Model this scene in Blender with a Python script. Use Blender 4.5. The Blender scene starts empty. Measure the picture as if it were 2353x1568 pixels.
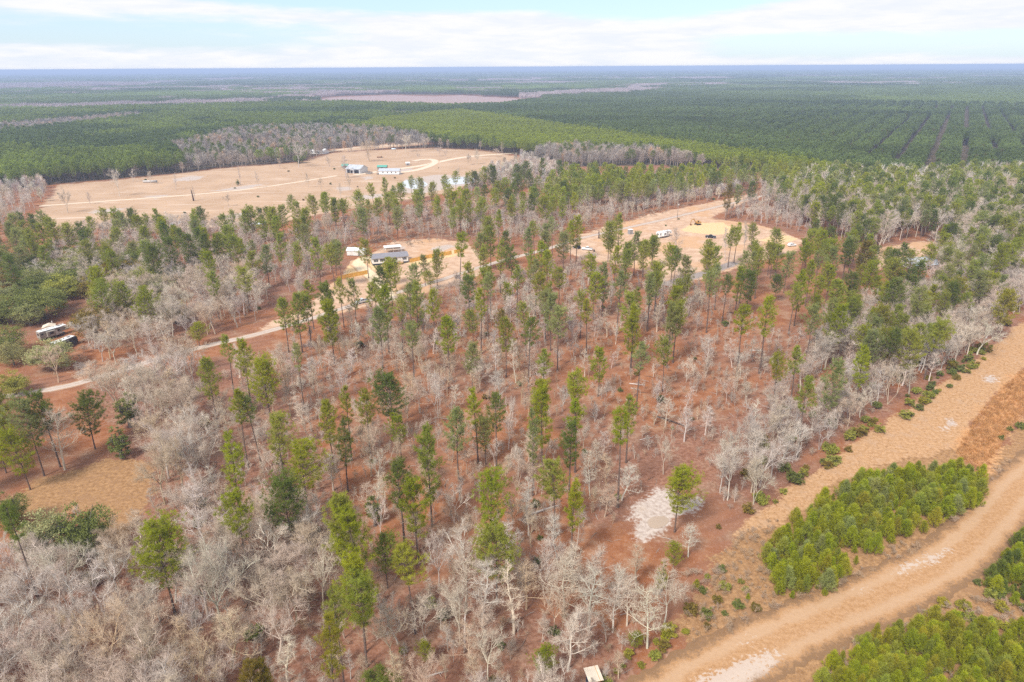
import bpy, bmesh, math, random
import numpy as np
from mathutils import Vector, Matrix, Euler

R = math.radians
S = bpy.context.scene
COL = S.collection
rng = np.random.default_rng(7)
random.seed(7)

# ------------------------------------------------------------------ camera
CAM_H = 90.0
F_PX = 1569.4            # focal length in units of a 2353 px wide frame
FW, FH = 2353.0, 1568.0
PITCH = 21.87
ROLL = -0.33
cam_d = bpy.data.cameras.new('camera')
cam_d.sensor_width = 36.0
cam_d.lens = 36.0 * F_PX / FW
cam_d.clip_start = 0.5
cam_d.clip_end = 60000
cam = bpy.data.objects.new('camera', cam_d)
COL.objects.link(cam)
cam.location = (0, 0, CAM_H)
CAM_R = (Euler((R(90 - PITCH), 0, 0), 'XYZ').to_matrix() @ Matrix.Rotation(R(ROLL), 3, 'Z'))
cam.rotation_euler = CAM_R.to_euler()
S.camera = cam
NR = np.array(CAM_R)


def P(x, y, z=0.0):
    """ground point seen at frame position x, y (2353 wide), on the level z"""
    d = CAM_R @ Vector(((x - FW / 2) / F_PX, -(y - FH / 2) / F_PX, -1.0))
    if d.z > -0.004:
        d.z = -0.004
    t = (z - CAM_H) / d.z
    return Vector((d.x * t, d.y * t, z))


def proj(p):
    """world points (N,3) -> frame x, y, depth"""
    q = (np.asarray(p, float).reshape(-1, 3) - np.array([0, 0, CAM_H])) @ NR
    dep = -q[:, 2]
    dd = np.where(dep > 0.1, dep, 0.1)
    return np.stack([FW / 2 + q[:, 0] / dd * F_PX, FH / 2 - q[:, 1] / dd * F_PX, dep], 1)


def poly(*pts):
    return np.array([[P(x, y).x, P(x, y).y] for x, y in pts])


def inside(pts, pg):
    pts = np.asarray(pts, float)
    x, y = pts[:, 0], pts[:, 1]
    r = np.zeros(len(pts), bool)
    n = len(pg)
    j = n - 1
    for i in range(n):
        xi, yi = pg[i]
        xj, yj = pg[j]
        c = ((yi > y) != (yj > y))
        with np.errstate(divide='ignore', invalid='ignore'):
            r ^= c & (x < (xj - xi) * (y - yi) / (yj - yi + 1e-12) + xi)
        j = i
    return r


def seg_dist(pts, pg, closed=True):
    pts = np.asarray(pts, float)
    best = np.full(len(pts), 1e9)
    n = len(pg)
    for i in range(n if closed else n - 1):
        a = pg[i]
        b = pg[(i + 1) % n]
        ab = b - a
        t = np.clip(((pts - a) @ ab) / max(ab @ ab, 1e-9), 0, 1)
        d = np.hypot(*(pts - a - t[:, None] * ab).T)
        best = np.minimum(best, d)
    return best


def sdf(pts, pg):
    d = seg_dist(pts, pg)
    return np.where(inside(pts, pg), d, -d)


# ------------------------------------------------------------------ mesh helpers
def mk_mesh(name, V, F):
    me = bpy.data.meshes.new(name)
    V = np.asarray(V, np.float32)
    F = np.asarray(F, np.int32)
    k = F.shape[1]
    me.vertices.add(len(V))
    me.vertices.foreach_set('co', V.ravel())
    me.loops.add(F.size)
    me.loops.foreach_set('vertex_index', F.ravel())
    me.polygons.add(len(F))
    me.polygons.foreach_set('loop_start', np.arange(0, F.size, k, dtype=np.int32))
    me.update(calc_edges=True)
    return me


class TB:
    """collects triangles"""
    def __init__(self):
        self.V, self.F, self.n = [], [], 0

    def add(self, V, F):
        V = np.asarray(V, float).reshape(-1, 3)
        F = np.asarray(F, int).reshape(-1, 3)
        self.V.append(V)
        self.F.append(F + self.n)
        self.n += len(V)

    def tube(self, pts, rad, sides=5, cap=False):
        pts = np.asarray(pts, float)
        n = len(pts)
        d = np.gradient(pts, axis=0)
        d /= np.linalg.norm(d, axis=1)[:, None] + 1e-9
        ref = np.array([1.0, 0, 0]) if abs(d[0][0]) < 0.8 else np.array([0, 1.0, 0])
        u = np.cross(d, ref)
        u /= np.linalg.norm(u, axis=1)[:, None] + 1e-9
        v = np.cross(d, u)
        a = np.arange(sides) * 2 * math.pi / sides
        ring = (u[:, None, :] * np.cos(a)[None, :, None] + v[:, None, :] * np.sin(a)[None, :, None])
        V = pts[:, None, :] + ring * np.asarray(rad, float)[:, None, None]
        F = []
        for i in range(n - 1):
            for k in range(sides):
                k2 = (k + 1) % sides
                a0, a1, b0, b1 = i * sides + k, i * sides + k2, (i + 1) * sides + k, (i + 1) * sides + k2
                F += [(a0, a1, b1), (a0, b1, b0)]
        V = V.reshape(-1, 3)
        if cap:
            V = np.vstack([V, pts[-1:], pts[:1]])
            c = len(V) - 2
            for k in range(sides):
                F.append(((n - 1) * sides + k, (n - 1) * sides + (k + 1) % sides, c))
                F.append(((k + 1) % sides, k, c + 1))
        self.add(V, F)

    def cones(self, base, tip, r):
        """thin three sided cones, vectorised"""
        base = np.asarray(base, float)
        tip = np.asarray(tip, float)
        N = len(base)
        if N == 0:
            return
        d = tip - base
        d /= np.linalg.norm(d, axis=1)[:, None] + 1e-9
        ref = np.where(np.abs(d[:, 2:3]) < 0.85, np.array([[0, 0, 1.0]]), np.array([[1.0, 0, 0]]))
        u = np.cross(d, ref)
        u /= np.linalg.norm(u, axis=1)[:, None] + 1e-9
        v = np.cross(d, u)
        r = np.broadcast_to(np.asarray(r, float), (N,))[:, None]
        V = np.empty((N, 4, 3))
        for k in range(3):
            a = k * 2 * math.pi / 3
            V[:, k] = base + r * (u * math.cos(a) + v * math.sin(a))
        V[:, 3] = tip
        o = np.arange(N)[:, None, None] * 4
        F = np.array([[0, 1, 3], [1, 2, 3], [2, 0, 3]])[None] + o
        self.add(V, F)

    def blades(self, base, d, L, w, g):
        """flat narrow triangles: needles, leaves, grass"""
        base = np.asarray(base, float)
        N = len(base)
        d = d / (np.linalg.norm(d, axis=1)[:, None] + 1e-9)
        r = g.normal(size=(N, 3))
        s = np.cross(d, r)
        s /= np.linalg.norm(s, axis=1)[:, None] + 1e-9
        L = np.broadcast_to(np.asarray(L, float), (N,))[:, None]
        w = np.broadcast_to(np.asarray(w, float), (N,))[:, None]
        V = np.stack([base - s * w * .5, base + s * w * .5, base + d * L], 1)
        F = np.arange(N * 3).reshape(N, 3)
        self.add(V, F)

    def mesh(self, name, mat):
        me = mk_mesh(name, np.vstack(self.V), np.vstack(self.F))
        if hasattr(self, 'n_twig'):
            a = me.attributes.new('twig', 'FLOAT', 'POINT')
            a.data.foreach_set('value', (np.arange(self.n) >= self.n_twig).astype(np.float32))
        if mat:
            me.materials.append(mat)
        return me


def link(name, me, parent=None, mat=None):
    o = bpy.data.objects.new(name, me)
    COL.objects.link(o)
    if mat is not None and me is not None and not me.materials:
        me.materials.append(mat)
    if parent is not None:
        o.parent = parent
    return o


def tag(o, label=None, cat=None, group=None, kind=None):
    if label:
        o['label'] = label
    if cat:
        o['category'] = cat
    if group:
        o['group'] = group
    if kind:
        o['kind'] = kind
    return o


def empty(name, loc, rz=0.0):
    o = bpy.data.objects.new(name, None)
    COL.objects.link(o)
    o.empty_display_size = 0.3
    o.location = loc
    o.rotation_euler = (0, 0, rz)
    return o


def bevel_mesh(name, V, F, mat, bev=0.0, segs=1):
    me = bpy.data.meshes.new(name)
    me.from_pydata([tuple(v) for v in V], [], F)
    bm = bmesh.new()
    bm.from_mesh(me)
    bmesh.ops.recalc_face_normals(bm, faces=bm.faces)
    if bev > 0:
        bmesh.ops.bevel(bm, geom=list(bm.edges), offset=bev, segments=segs, affect='EDGES', clamp_overlap=True)
    bm.to_mesh(me)
    bm.free()
    me.materials.append(mat)
    return me


def boxes(name, lst, mat, parent=None, bev=0.0):
    """several boxes (cx,cy,cz,sx,sy,sz) as one part"""
    V, F = [], []
    for cx, cy, cz, sx, sy, sz in lst:
        b = len(V)
        for dx, dy, dz in ((-1, -1, -1), (1, -1, -1), (1, 1, -1), (-1, 1, -1), (-1, -1, 1), (1, -1, 1), (1, 1, 1), (-1, 1, 1)):
            V.append((cx + dx * sx / 2, cy + dy * sy / 2, cz + dz * sz / 2))
        F += [[b + i for i in f] for f in ((0, 3, 2, 1), (4, 5, 6, 7), (0, 1, 5, 4), (1, 2, 6, 5), (2, 3, 7, 6), (3, 0, 4, 7))]
    return link(name, bevel_mesh(name, V, F, mat, bev), parent)


def prism(name, prof, y0, y1, mat, parent=None, bev=0.0):
    """profile in x,z pulled from y0 to y1"""
    n = len(prof)
    V = [(x, y0, z) for x, z in prof] + [(x, y1, z) for x, z in prof]
    F = [list(range(n)), list(range(2 * n - 1, n - 1, -1))]
    for i in range(n):
        j = (i + 1) % n
        F.append([i, j, n + j, n + i])
    return link(name, bevel_mesh(name, V, F, mat, bev), parent)


def quads(name, qs, mat, parent=None):
    V, F = [], []
    for q in qs:
        F.append(list(range(len(V), len(V) + len(q))))
        V += list(q)
    me = bpy.data.meshes.new(name)
    me.from_pydata([tuple(v) for v in V], [], F)
    me.materials.append(mat)
    return link(name, me, parent)


def disc_y(name, x, z, y, r, w, mat, parent, sides=14):
    t = TB()
    t.tube([(x, y - w / 2, z), (x, y + w / 2, z)], [r, r], sides, cap=True)
    return link(name, t.mesh(name, mat), parent)


# ------------------------------------------------------------------ materials
def new_mat(name):
    m = bpy.data.materials.new(name)
    m.use_nodes = True
    nt = m.node_tree
    b = nt.nodes['Principled BSDF']
    b.inputs['Specular IOR Level'].default_value = 0.2
    b.inputs['Roughness'].default_value = 0.8
    return m, nt, b


def N(nt, t, **kw):
    n = nt.nodes.new(t)
    for k, v in kw.items():
        if k.startswith('i_'):
            n.inputs[k[2:].replace('_', ' ')].default_value = v
        else:
            setattr(n, k, v)
    return n


def noise(nt, scale, detail=4, rough=0.55, coord=None, dist=0.0):
    n = N(nt, 'ShaderNodeTexNoise')
    n.inputs['Scale'].default_value = scale
    n.inputs['Detail'].default_value = detail
    n.inputs['Roughness'].default_value = rough
    n.inputs['Distortion'].default_value = dist
    if coord is not None:
        nt.links.new(coord, n.inputs['Vector'])
    return n.outputs['Fac']


def mix(nt, fac, a, b, mode='MIX'):
    m = N(nt, 'ShaderNodeMix', data_type='RGBA', blend_type=mode)
    for sock, v in ((m.inputs[0], fac), (m.inputs[6], a), (m.inputs[7], b)):
        if hasattr(v, 'links'):
            nt.links.new(v, sock)
        elif isinstance(v, (tuple, list)):
            sock.default_value = (*v[:3], 1)
        else:
            sock.default_value = v
    return m.outputs[2]


def ramp(nt, v, lo, hi, a=0.0, b=1.0):
    m = N(nt, 'ShaderNodeMapRange', interpolation_type='SMOOTHSTEP')
    nt.links.new(v, m.inputs[0])
    m.inputs[1].default_value = lo
    m.inputs[2].default_value = hi
    m.inputs[3].default_value = a
    m.inputs[4].default_value = b
    return m.outputs[0]


def math_n(nt, op, a, b=None, c=None):
    m = N(nt, 'ShaderNodeMath', operation=op)
    for i, v in enumerate((a, b, c)):
        if v is None:
            continue
        if hasattr(v, 'links'):
            nt.links.new(v, m.inputs[i])
        else:
            m.inputs[i].default_value = v
    return m.outputs[0]


def surf(name, col, rough=0.75, var=0.18, scale=1.5, spec=0.2, metal=0.0, bump=0.0):
    """plain surface with a little wear in its colour"""
    m, nt, b = new_mat(name)
    tc = N(nt, 'ShaderNodeTexCoord').outputs['Object']
    f = noise(nt, scale, 5, .6, tc)
    c = mix(nt, ramp(nt, f, .3, .7), tuple(x * (1 - var) for x in col), tuple(min(1, x * (1 + var)) for x in col))
    nt.links.new(c, b.inputs['Base Color'])
    b.inputs['Roughness'].default_value = rough
    b.inputs['Specular IOR Level'].default_value = spec
    b.inputs['Metallic'].default_value = metal
    return m


def foliage_mat(name, instanced, transl=0.6, var=0.3, nscale=0.9, twig=False):
    m, nt, b = new_mat(name)
    if instanced:
        a = N(nt, 'ShaderNodeAttribute', attribute_type='INSTANCER', attribute_name='tint')
        base = a.outputs['Color']
    else:
        base = N(nt, 'ShaderNodeObjectInfo').outputs['Color']
    if twig:
        ta = N(nt, 'ShaderNodeAttribute', attribute_name='twig').outputs['Fac']
        base = mix(nt, ta, base, mix(nt, .5, base, (.46, .35, .265)))
    tc = N(nt, 'ShaderNodeTexCoord').outputs['Object']
    f = noise(nt, nscale, 3, .6, tc)
    k = ramp(nt, f, .25, .75, 1 - var, 1 + var)
    mul = N(nt, 'ShaderNodeVectorMath', operation='SCALE')
    nt.links.new(base, mul.inputs[0])
    nt.links.new(k, mul.inputs['Scale'])
    nt.links.new(mul.outputs[0], b.inputs['Base Color'])
    b.inputs['Roughness'].default_value = 0.7
    b.inputs['Specular IOR Level'].default_value = 0.15
    if transl:
        t = N(nt, 'ShaderNodeBsdfTranslucent')
        nt.links.new(mul.outputs[0], t.inputs[0])
        mx = N(nt, 'ShaderNodeMixShader')
        mx.inputs[0].default_value = transl
        nt.links.new(b.outputs[0], mx.inputs[1])
        nt.links.new(t.outputs[0], mx.inputs[2])
        nt.links.new(mx.outputs[0], nt.nodes['Material Output'].inputs[0])
    return m


M_NEEDLE = foliage_mat('pine_needles', False)
M_NEEDLE_I = foliage_mat('pine_needles_wood', True)
M_LEAF = foliage_mat('broad_leaves', False, .15)
M_LEAF_I = foliage_mat('broad_leaves_wood', True, .15)
M_TWIG = foliage_mat('bare_twigs', False, 0, .15, twig=True)
M_TWIG_I = foliage_mat('bare_twigs_wood', True, 0, .15, twig=True)
M_PBARK = surf('pine_bark', (.15, .105, .085), .9, .35, 2.5)
M_PBARK2 = surf('grey_bark', (.16, .135, .12), .9, .3, 2.5)

# ------------------------------------------------------------------ tree shapes
UP = np.array([0, 0, 1.0])


def nrm(v):
    return v / (np.linalg.norm(v) + 1e-9)


def pine_geo(seed, h=22.0, cf=0.45, W=6.5, nb=46, kb=12, bl=.6, bw=.09, top=.28, tufts=11):
    """trunk with limbs, and needle tufts on the outer parts of the limbs"""
    g = np.random.default_rng(seed)
    wood, leaf = TB(), TB()
    n = 12
    off = np.cumsum(g.normal(0, .10, (n, 2)), 0) * np.linspace(0, 1, n)[:, None]
    lean = g.normal(0, .025, 2) * h
    tz = np.linspace(0, h * .985, n)
    tp = np.stack([off[:, 0] + lean[0] * (tz / h) ** 1.4, off[:, 1] + lean[1] * (tz / h) ** 1.4, tz], 1)
    r0 = h * .0115
    wood.tube(tp, r0 * (1 - .85 * (tz / h)) * np.where(tz < .5, 1.25, 1), 6)

    def at(z):
        return np.array([np.interp(z, tz, tp[:, 0]), np.interp(z, tz, tp[:, 1]), z])
    zb = h * (1 - cf)
    tb, td = [], []
    side = g.uniform(0, 2 * math.pi)
    lop = g.uniform(.1, .35)
    gaps = g.uniform(0, 1, 3)
    for i in range(nb):
        t = (i + g.uniform(0, 1)) / nb
        t = t ** .9
        if np.min(np.abs(gaps - t)) < .03 and g.random() < .7:
            continue
        z = zb + (h - zb) * t * .985
        a = i * 2.399 + g.uniform(-.6, .6)
        env = (min(1, .45 + 1.8 * t)) * (1 - (max(0, t - .3) / .7) ** 1.7 * (1 - top))
        L = W * .5 * env * g.uniform(.55, 1.2) * (1 + lop * math.cos(a - side))
        if t < .18 and g.random() < .45:
            L *= .5
        L = max(L, .5)
        el = R(g.uniform(0, 22) + 42 * t)
        d = np.array([math.cos(a) * math.cos(el), math.sin(a) * math.cos(el), math.sin(el)])
        p0 = at(z)
        m = 4
        pts = [p0]
        dd = d.copy()
        for _ in range(m):
            dd = nrm(dd + g.normal(0, .1, 3) + UP * .10)
            pts.append(pts[-1] + dd * L / m)
        pts = np.array(pts)
        rr = max(.02, .010 * L + .012)
        wood.tube(pts, np.linspace(rr, .012, m + 1), 3)
        nt_ = max(3, int(tufts * (.5 + L / (W * .5))))
        for k in range(nt_):
            s = g.uniform(.28, 1.0) if k else 1.0
            x = s * m
            j = min(int(x), m - 1)
            q = pts[j] + (pts[j + 1] - pts[j]) * (x - j)
            if k:
                lat = nrm(np.cross(dd, UP)) * g.choice([-1, 1]) * g.uniform(.15, .6) * L * .6
                q2 = q + lat + dd * g.uniform(.1, .45) + UP * g.uniform(-.1, .35)
                wood.cones([q], [q2], .015)
                q = q2
            tb.append(q)
            td.append(nrm(dd + UP * .55 + g.normal(0, .2, 3)))
    tb = np.array(tb)
    td = np.array(td)
    Nt = len(tb)
    base = np.repeat(tb, kb, 0) + g.normal(0, .11, (Nt * kb, 3))
    dirs = g.normal(size=(Nt * kb, 3))
    dirs /= np.linalg.norm(dirs, axis=1)[:, None]
    dirs = dirs + np.repeat(td, kb, 0) * .75
    leaf.blades(base, dirs, g.uniform(.6, 1.25, Nt * kb) * bl, bw, g)
    return wood, leaf


def far_pine_geo(seed, h=18., cf=.5, W=4.6, n=150, size=.85):
    g = np.random.default_rng(seed)
    wood, leaf = TB(), TB()
    tz = np.array([0, h * .5, h * .97])
    wood.tube(np.stack([g.normal(0, .1, 3), g.normal(0, .1, 3), tz], 1), [h * .011, h * .008, .03], 4)
    t = g.uniform(0, 1, n) ** .85
    env = np.minimum(1, .5 + 1.6 * t) * (1 - (np.maximum(0, t - .3) / .7) ** 1.5 * .75)
    a = g.uniform(0, 6.283, n)
    r = W * .5 * env * np.sqrt(g.uniform(.15, 1, n)) * (1 + .25 * np.cos(a * 3 + 7 * t))
    p = np.stack([np.cos(a) * r, np.sin(a) * r, h * (1 - cf) + h * cf * t * .95], 1)
    d = np.stack([np.cos(a) * .8, np.sin(a) * .8, np.full(n, .9)], 1) + g.normal(0, .6, (n, 3))
    leaf.blades(p, d, g.uniform(.6, 1.3, n) * size * 1.25, size * .75, g)
    return wood, leaf


def bare_geo(seed, h=15., spread=7., style='leader', nl=15, nb=9, nt=9, tw=.0135, sub=1):
    g = np.random.default_rng(seed)
    tr, cr = TB(), TB()
    limbs = []
    r0 = h * .0125

    def grow(p, d, L, n, up, jit=.13):
        pts = [np.array(p, float)]
        d = nrm(d)
        for _ in range(n):
            d = nrm(d + g.normal(0, jit, 3) + UP * up)
            pts.append(pts[-1] + d * L / n)
        return np.array(pts)

    if style == 'leader':
        n = 12
        tp = grow((0, 0, 0), np.array([g.normal(0, .04), g.normal(0, .04), 1]), h * .95, n, .12, .05)
        tr.tube(tp, r0 * np.linspace(1.1, .14, n + 1), 6)
        for i in range(nl):
            t = .26 + .72 * (i + g.uniform(0, 1)) / nl
            x = t * n
            j = min(int(x), n - 1)
            p = tp[j] + (tp[j + 1] - tp[j]) * (x - j)
            a = i * 2.399 + g.uniform(-.5, .5)
            el = R(g.uniform(20, 55))
            L = spread * .62 * (1.12 - .85 * (t - .26) / .74) * g.uniform(.6, 1.15)
            d = np.array([math.cos(a) * math.cos(el), math.sin(a) * math.cos(el), math.sin(el)])
            limbs.append((grow(p, d, L, 5, .06), r0 * .42 * (1.15 - t)))
    else:
        hb = h * g.uniform(.26, .4)
        stems = 1 if style == 'spread' else 3
        for s in range(stems):
            d0 = np.array([g.normal(0, .06), g.normal(0, .06), 1]) + (np.array([math.cos(s * 2.1), math.sin(s * 2.1), 0]) * .28 if stems > 1 else 0)
            tp = grow((s * .1, 0, 0), d0, hb, 5, .08, .06)
            tr.tube(tp, r0 * (1.15 if stems == 1 else .7) * np.linspace(1.1, .72, 6), 6)
            mains = 5 if stems == 1 else 2
            for i in range(mains):
                a = i * 6.283 / mains + g.uniform(-.5, .5) + s
                el = R(g.uniform(42, 74))
                L = h * .66 * g.uniform(.75, 1.08)
                d = np.array([math.cos(a) * math.cos(el), math.sin(a) * math.cos(el), math.sin(el)])
                mp = grow(tp[-1], d, L, 8, .05, .12)
                tr.tube(mp, r0 * .62 * np.linspace(1, .14, 9), 5)
                kk = max(3, nl // (mains * stems) + 1)
                for q in range(kk):
                    t = .22 + .76 * (q + g.uniform(0, 1)) / kk
                    x = t * 8
                    j = min(int(x), 7)
                    p = mp[j] + (mp[j + 1] - mp[j]) * (x - j)
                    dd = nrm(mp[j + 1] - mp[j])
                    lat = nrm(np.cross(dd, g.normal(size=3)))
                    limbs.append((grow(p, dd * .55 + lat * .8 + UP * .1, spread * .42 * (1.1 - .6 * t) * g.uniform(.6, 1.2), 4, .05), r0 * .26 * (1.2 - t)))
    tbs, tds, tls = [], [], []
    for pts, r in limbs:
        m = len(pts) - 1
        cr.tube(pts, np.linspace(max(r, .048), .017, m + 1), 4)
        Ll = np.linalg.norm(pts[-1] - pts[0])
        for b in range(nb):
            t = .15 + .85 * (b + g.uniform(0, 1)) / nb
            x = t * m
            j = min(int(x), m - 1)
            p = pts[j] + (pts[j + 1] - pts[j]) * (x - j)
            dd = nrm(pts[j + 1] - pts[j])
            lat = nrm(np.cross(dd, g.normal(size=3)))
            L = Ll * g.uniform(.22, .42) * (1.15 - .5 * t) + .35
            bp = grow(p, dd * .7 + lat * .75 + UP * .2, L, 3, .08, .2)
            cr.tube(bp, [.02, .017, .014, .01], 3)
            k = g.integers(max(2, nt - 3), nt + 3)
            u = g.uniform(.15, 1, k) * 3
            jj = np.minimum(u.astype(int), 2)
            q = bp[jj] + (bp[jj + 1] - bp[jj]) * (u - jj)[:, None]
            tbs.append(q)
            tds.append(nrm(bp[-1] - bp[0])[None] * .8 + g.normal(0, .6, (k, 3)) + UP * .3)
            tls.append(g.uniform(.35, .9, k) * (.55 + .09 * spread))
    cr.n_twig = cr.n
    B = np.vstack(tbs)
    D = np.vstack(tds)
    D /= np.linalg.norm(D, axis=1)[:, None]
    L = np.concatenate(tls)
    T = B + D * L[:, None]
    cr.cones(B, T, tw)
    for si in range(sub):
        f = g.uniform(.3, .95, len(B))[:, None]
        B2 = B + (T - B) * f
        D2 = D * .8 + g.normal(0, .55, D.shape) + UP * .2
        D2 /= np.linalg.norm(D2, axis=1)[:, None]
        cr.cones(B2, B2 + D2 * (L * g.uniform(.35, .85, len(L)))[:, None], tw * (.85 - .3 * si))
    return tr, cr


def far_bare_geo(seed, h=14., W=6.5, n=150, mass=.16):
    g = np.random.default_rng(seed)
    tr, cr = TB(), TB()
    tz = np.array([0, h * .4, h * .9])
    tr.tube(np.stack([g.normal(0, .15, 3), g.normal(0, .15, 3), tz], 1), [.2, .14, .04], 4)
    a = g.uniform(0, 6.283, n)
    t = g.uniform(0, 1, n)
    z0 = h * (.28 + .5 * t)
    r = W * .5 * np.sqrt(g.uniform(0.05, 1, n)) * (1 - .5 * t)
    tip = np.stack([np.cos(a) * r, np.sin(a) * r, z0 + h * .06 + g.uniform(.2, 1, n) * h * .2 * (1 - .3 * r / W)], 1)
    base = tip * np.array([.45, .45, 1]) - np.stack([0 * a, 0 * a, g.uniform(.06, .18, n) * h], 1)
    cr.blades(base, tip - base, np.linalg.norm(tip - base, axis=1), mass, g)
    return tr, cr


def oak_geo(seed, h=11., W=13., clumps=190, per=60, leaf=.36, trunk=True, low=.14):
    g = np.random.default_rng(seed)
    wood, lv = TB(), TB()
    cz = h * (low + 1.05) / 2
    if trunk:
        wood.tube([(0, 0, 0), (.1, .05, h * .2), (.2, 0, h * .38)], [.45, .36, .3], 7)
        for i in range(7):
            a = i * .9 + g.uniform(-.2, .2)
            e = np.array([math.cos(a) * W * .33, math.sin(a) * W * .33, h * g.uniform(.6, .85)])
            s = np.array([.2, 0, h * .3])
            mid = (s + e) / 2 + np.array([0, 0, h * .05]) + g.normal(0, .3, 3)
            wood.tube([s, mid, e], [.2, .13, .05], 5)
    else:
        for i in range(5):
            a = i * 1.26
            wood.cones([(0, 0, 0)], [(math.cos(a) * W * .3, math.sin(a) * W * .3, h * .75)], .05)
    lobes = [(0, 0, cz + h * .08, .95)] + [(math.cos(i * .9) * W * .24, math.sin(i * .9) * W * .24, cz + g.uniform(-.22, .1) * h, g.uniform(.5, .75)) for i in range(7)]
    C = []
    for i in range(clumps):
        lx, ly, lz, ls = lobes[i % len(lobes)]
        v = g.normal(size=3)
        v /= np.linalg.norm(v)
        rr = g.uniform(.55, 1.0) ** .5
        p = np.array([lx + v[0] * W * .36 * ls * rr, ly + v[1] * W * .36 * ls * rr, lz + v[2] * h * (1 - low) * .5 * ls * rr])
        if p[2] < h * low * .7:
            continue
        C.append(p)
    C = np.array(C)
    n = len(C) * per
    rad = g.uniform(.45, 1.05, len(C)) * W * .062
    base = np.repeat(C, per, 0) + g.normal(0, 1, (n, 3)) * np.repeat(rad, per)[:, None] * np.array([1, 1, .6])
    d = g.normal(size=(n, 3)) + UP * .5
    lv.blades(base, d, g.uniform(.6, 1.3, n) * leaf, leaf * .62, g)
    return wood, lv


def young_pine_geo(seed, h=4.5, W=2.6, kb=11):
    g = np.random.default_rng(seed)
    wood, lv = TB(), TB()
    wood.tube([(0, 0, 0), (g.normal(0, .05), g.normal(0, .05), h * .5), (0, 0, h * .97)], [.06, .045, .015], 5)
    tb, td = [(0, 0, h * .9), (0, 0, h * .94), (0, 0, h * .98), (0, 0, h * 1.02), (0, 0, h * 1.06)], [UP] * 5
    whorls = int(h / .42)
    for i in range(whorls):
        t = (i + .5) / whorls
        z = h * (.08 + .88 * t)
        for k in range(5):
            a = k * 1.257 + i * .7 + g.uniform(-.3, .3)
            L = W * .5 * (1 - t) ** .95 * g.uniform(.6, 1.15) + .14
            d = nrm(np.array([math.cos(a), math.sin(a), .35 + .5 * t]))
            p0 = np.array([0, 0, z])
            p1 = p0 + d * L * .6
            p2 = p1 + nrm(d + UP * .8) * L * .5
            wood.tube([p0, p1, p2], [.022, .015, .008], 3)
            for q in (p1 * .6 + p0 * .4, p1, (p1 + p2) / 2, p2, p2 + UP * .22, p2 + UP * .42):
                tb.append(q)
                td.append(nrm(d * .4 + UP))
    tb, td = np.array(tb), np.array(td)
    n = len(tb) * kb
    base = np.repeat(tb, kb, 0) + g.normal(0, .06, (n, 3)) + np.repeat(td, kb, 0) * g.uniform(-.05, .3, n)[:, None]
    dirs = g.normal(size=(n, 3))
    dirs /= np.linalg.norm(dirs, axis=1)[:, None]
    lv.blades(base, dirs + np.repeat(td, kb, 0) * 1.0, g.uniform(.7, 1.2, n) * .36, .06, g)
    return wood, lv


# variants: dict(trunk mesh, crown mesh, h, W)
def variant(geo, name, m_wood, m_leaf, h, W):
    w, l = geo
    q = np.vstack(l.V)
    c = np.median(q[:, :2], 0)
    W = 2 * float(np.percentile(np.hypot(*(q[:, :2] - c).T), 93))
    h = float(q[:, 2].max())
    return dict(trunk=w.mesh(name + '_trunk', m_wood), crown=l.mesh(name + '_crown', m_leaf), h=h, W=W)


PINES = []
for i, (h, cf, W, nb, top) in enumerate([(22, .42, 6.0, 40, .3), (23, .5, 5.2, 44, .25), (21, .38, 6.8, 38, .45), (20, .6, 7.4, 56, .3),
                                          (22, .55, 4.4, 44, .22), (19, .68, 8.4, 62, .4), (24, .36, 5.0, 32, .35), (20, .48, 7.6, 44, .5),
                                          (21, .62, 5.8, 52, .2), (18, .74, 6.6, 60, .25), (19, .68, 11.0, 84, .45), (18, .72, 13.0, 92, .4), (20, .6, 10.0, 72, .55), (21, .5, 8.6, 58, .5),
                                          (23, .36, 6.4, 34, .45), (22, .44, 5.6, 38, .28), (21, .52, 6.2, 44, .2), (20, .4, 7.0, 36, .5)]):
    PINES.append(variant(pine_geo(100 + i, h, cf, W, nb, kb=12 if W > 7.2 else 9, top=top), 'pine', M_PBARK, M_NEEDLE, h, W))
BARES = {}
for i, (sty, h, W, nl, nb, nt) in enumerate([
        ('leader', 15, 5.0, 20, 8, 8), ('leader', 14, 6.2, 20, 9, 8), ('leader', 16, 4.2, 22, 7, 7), ('leader', 12, 5.4, 17, 8, 9),
        ('spread', 14, 9.0, 26, 8, 9), ('spread', 15, 10.5, 30, 8, 9), ('spread', 12, 9.0, 24, 8, 9), ('spread', 13, 7.5, 24, 8, 8),
        ('multi', 8, 6.0, 18, 7, 8), ('multi', 6.5, 5.5, 18, 7, 9), ('leader', 15, 6.6, 24, 8, 8), ('leader', 13, 4.6, 18, 8, 9), ('spread', 15, 8.0, 28, 8, 9), ('spread', 14, 11, 30, 9, 8), ('spread', 13, 9.5, 22, 9, 9), ('multi', 9, 7, 20, 7, 8)]):
    BARES.setdefault(sty, []).append(variant(bare_geo(200 + i, h, W, sty, nl, nb, nt), 'bare', M_TWIG, M_TWIG, h, W))
OAKS = [variant(oak_geo(300 + i, h, W), 'oak', M_PBARK2, M_LEAF, h, W) for i, (h, W) in enumerate([(11, 14), (10, 12), (12, 12.5)])]
CEDARS = [variant(oak_geo(320 + i, h, W, 90, 45, .3, True, .12), 'cedar', M_PBARK2, M_LEAF, h, W) for i, (h, W) in enumerate([(8, 4.6), (9, 4.0)])]
SHRUBS = [variant(oak_geo(340 + i, h, W, 40, 34, .26, False, .05), 'shrub', M_PBARK2, M_LEAF, h, W) for i, (h, W) in enumerate([(1.6, 2.4), (2.2, 2.6), (1.3, 2.8), (2.8, 2.2)])]
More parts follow.
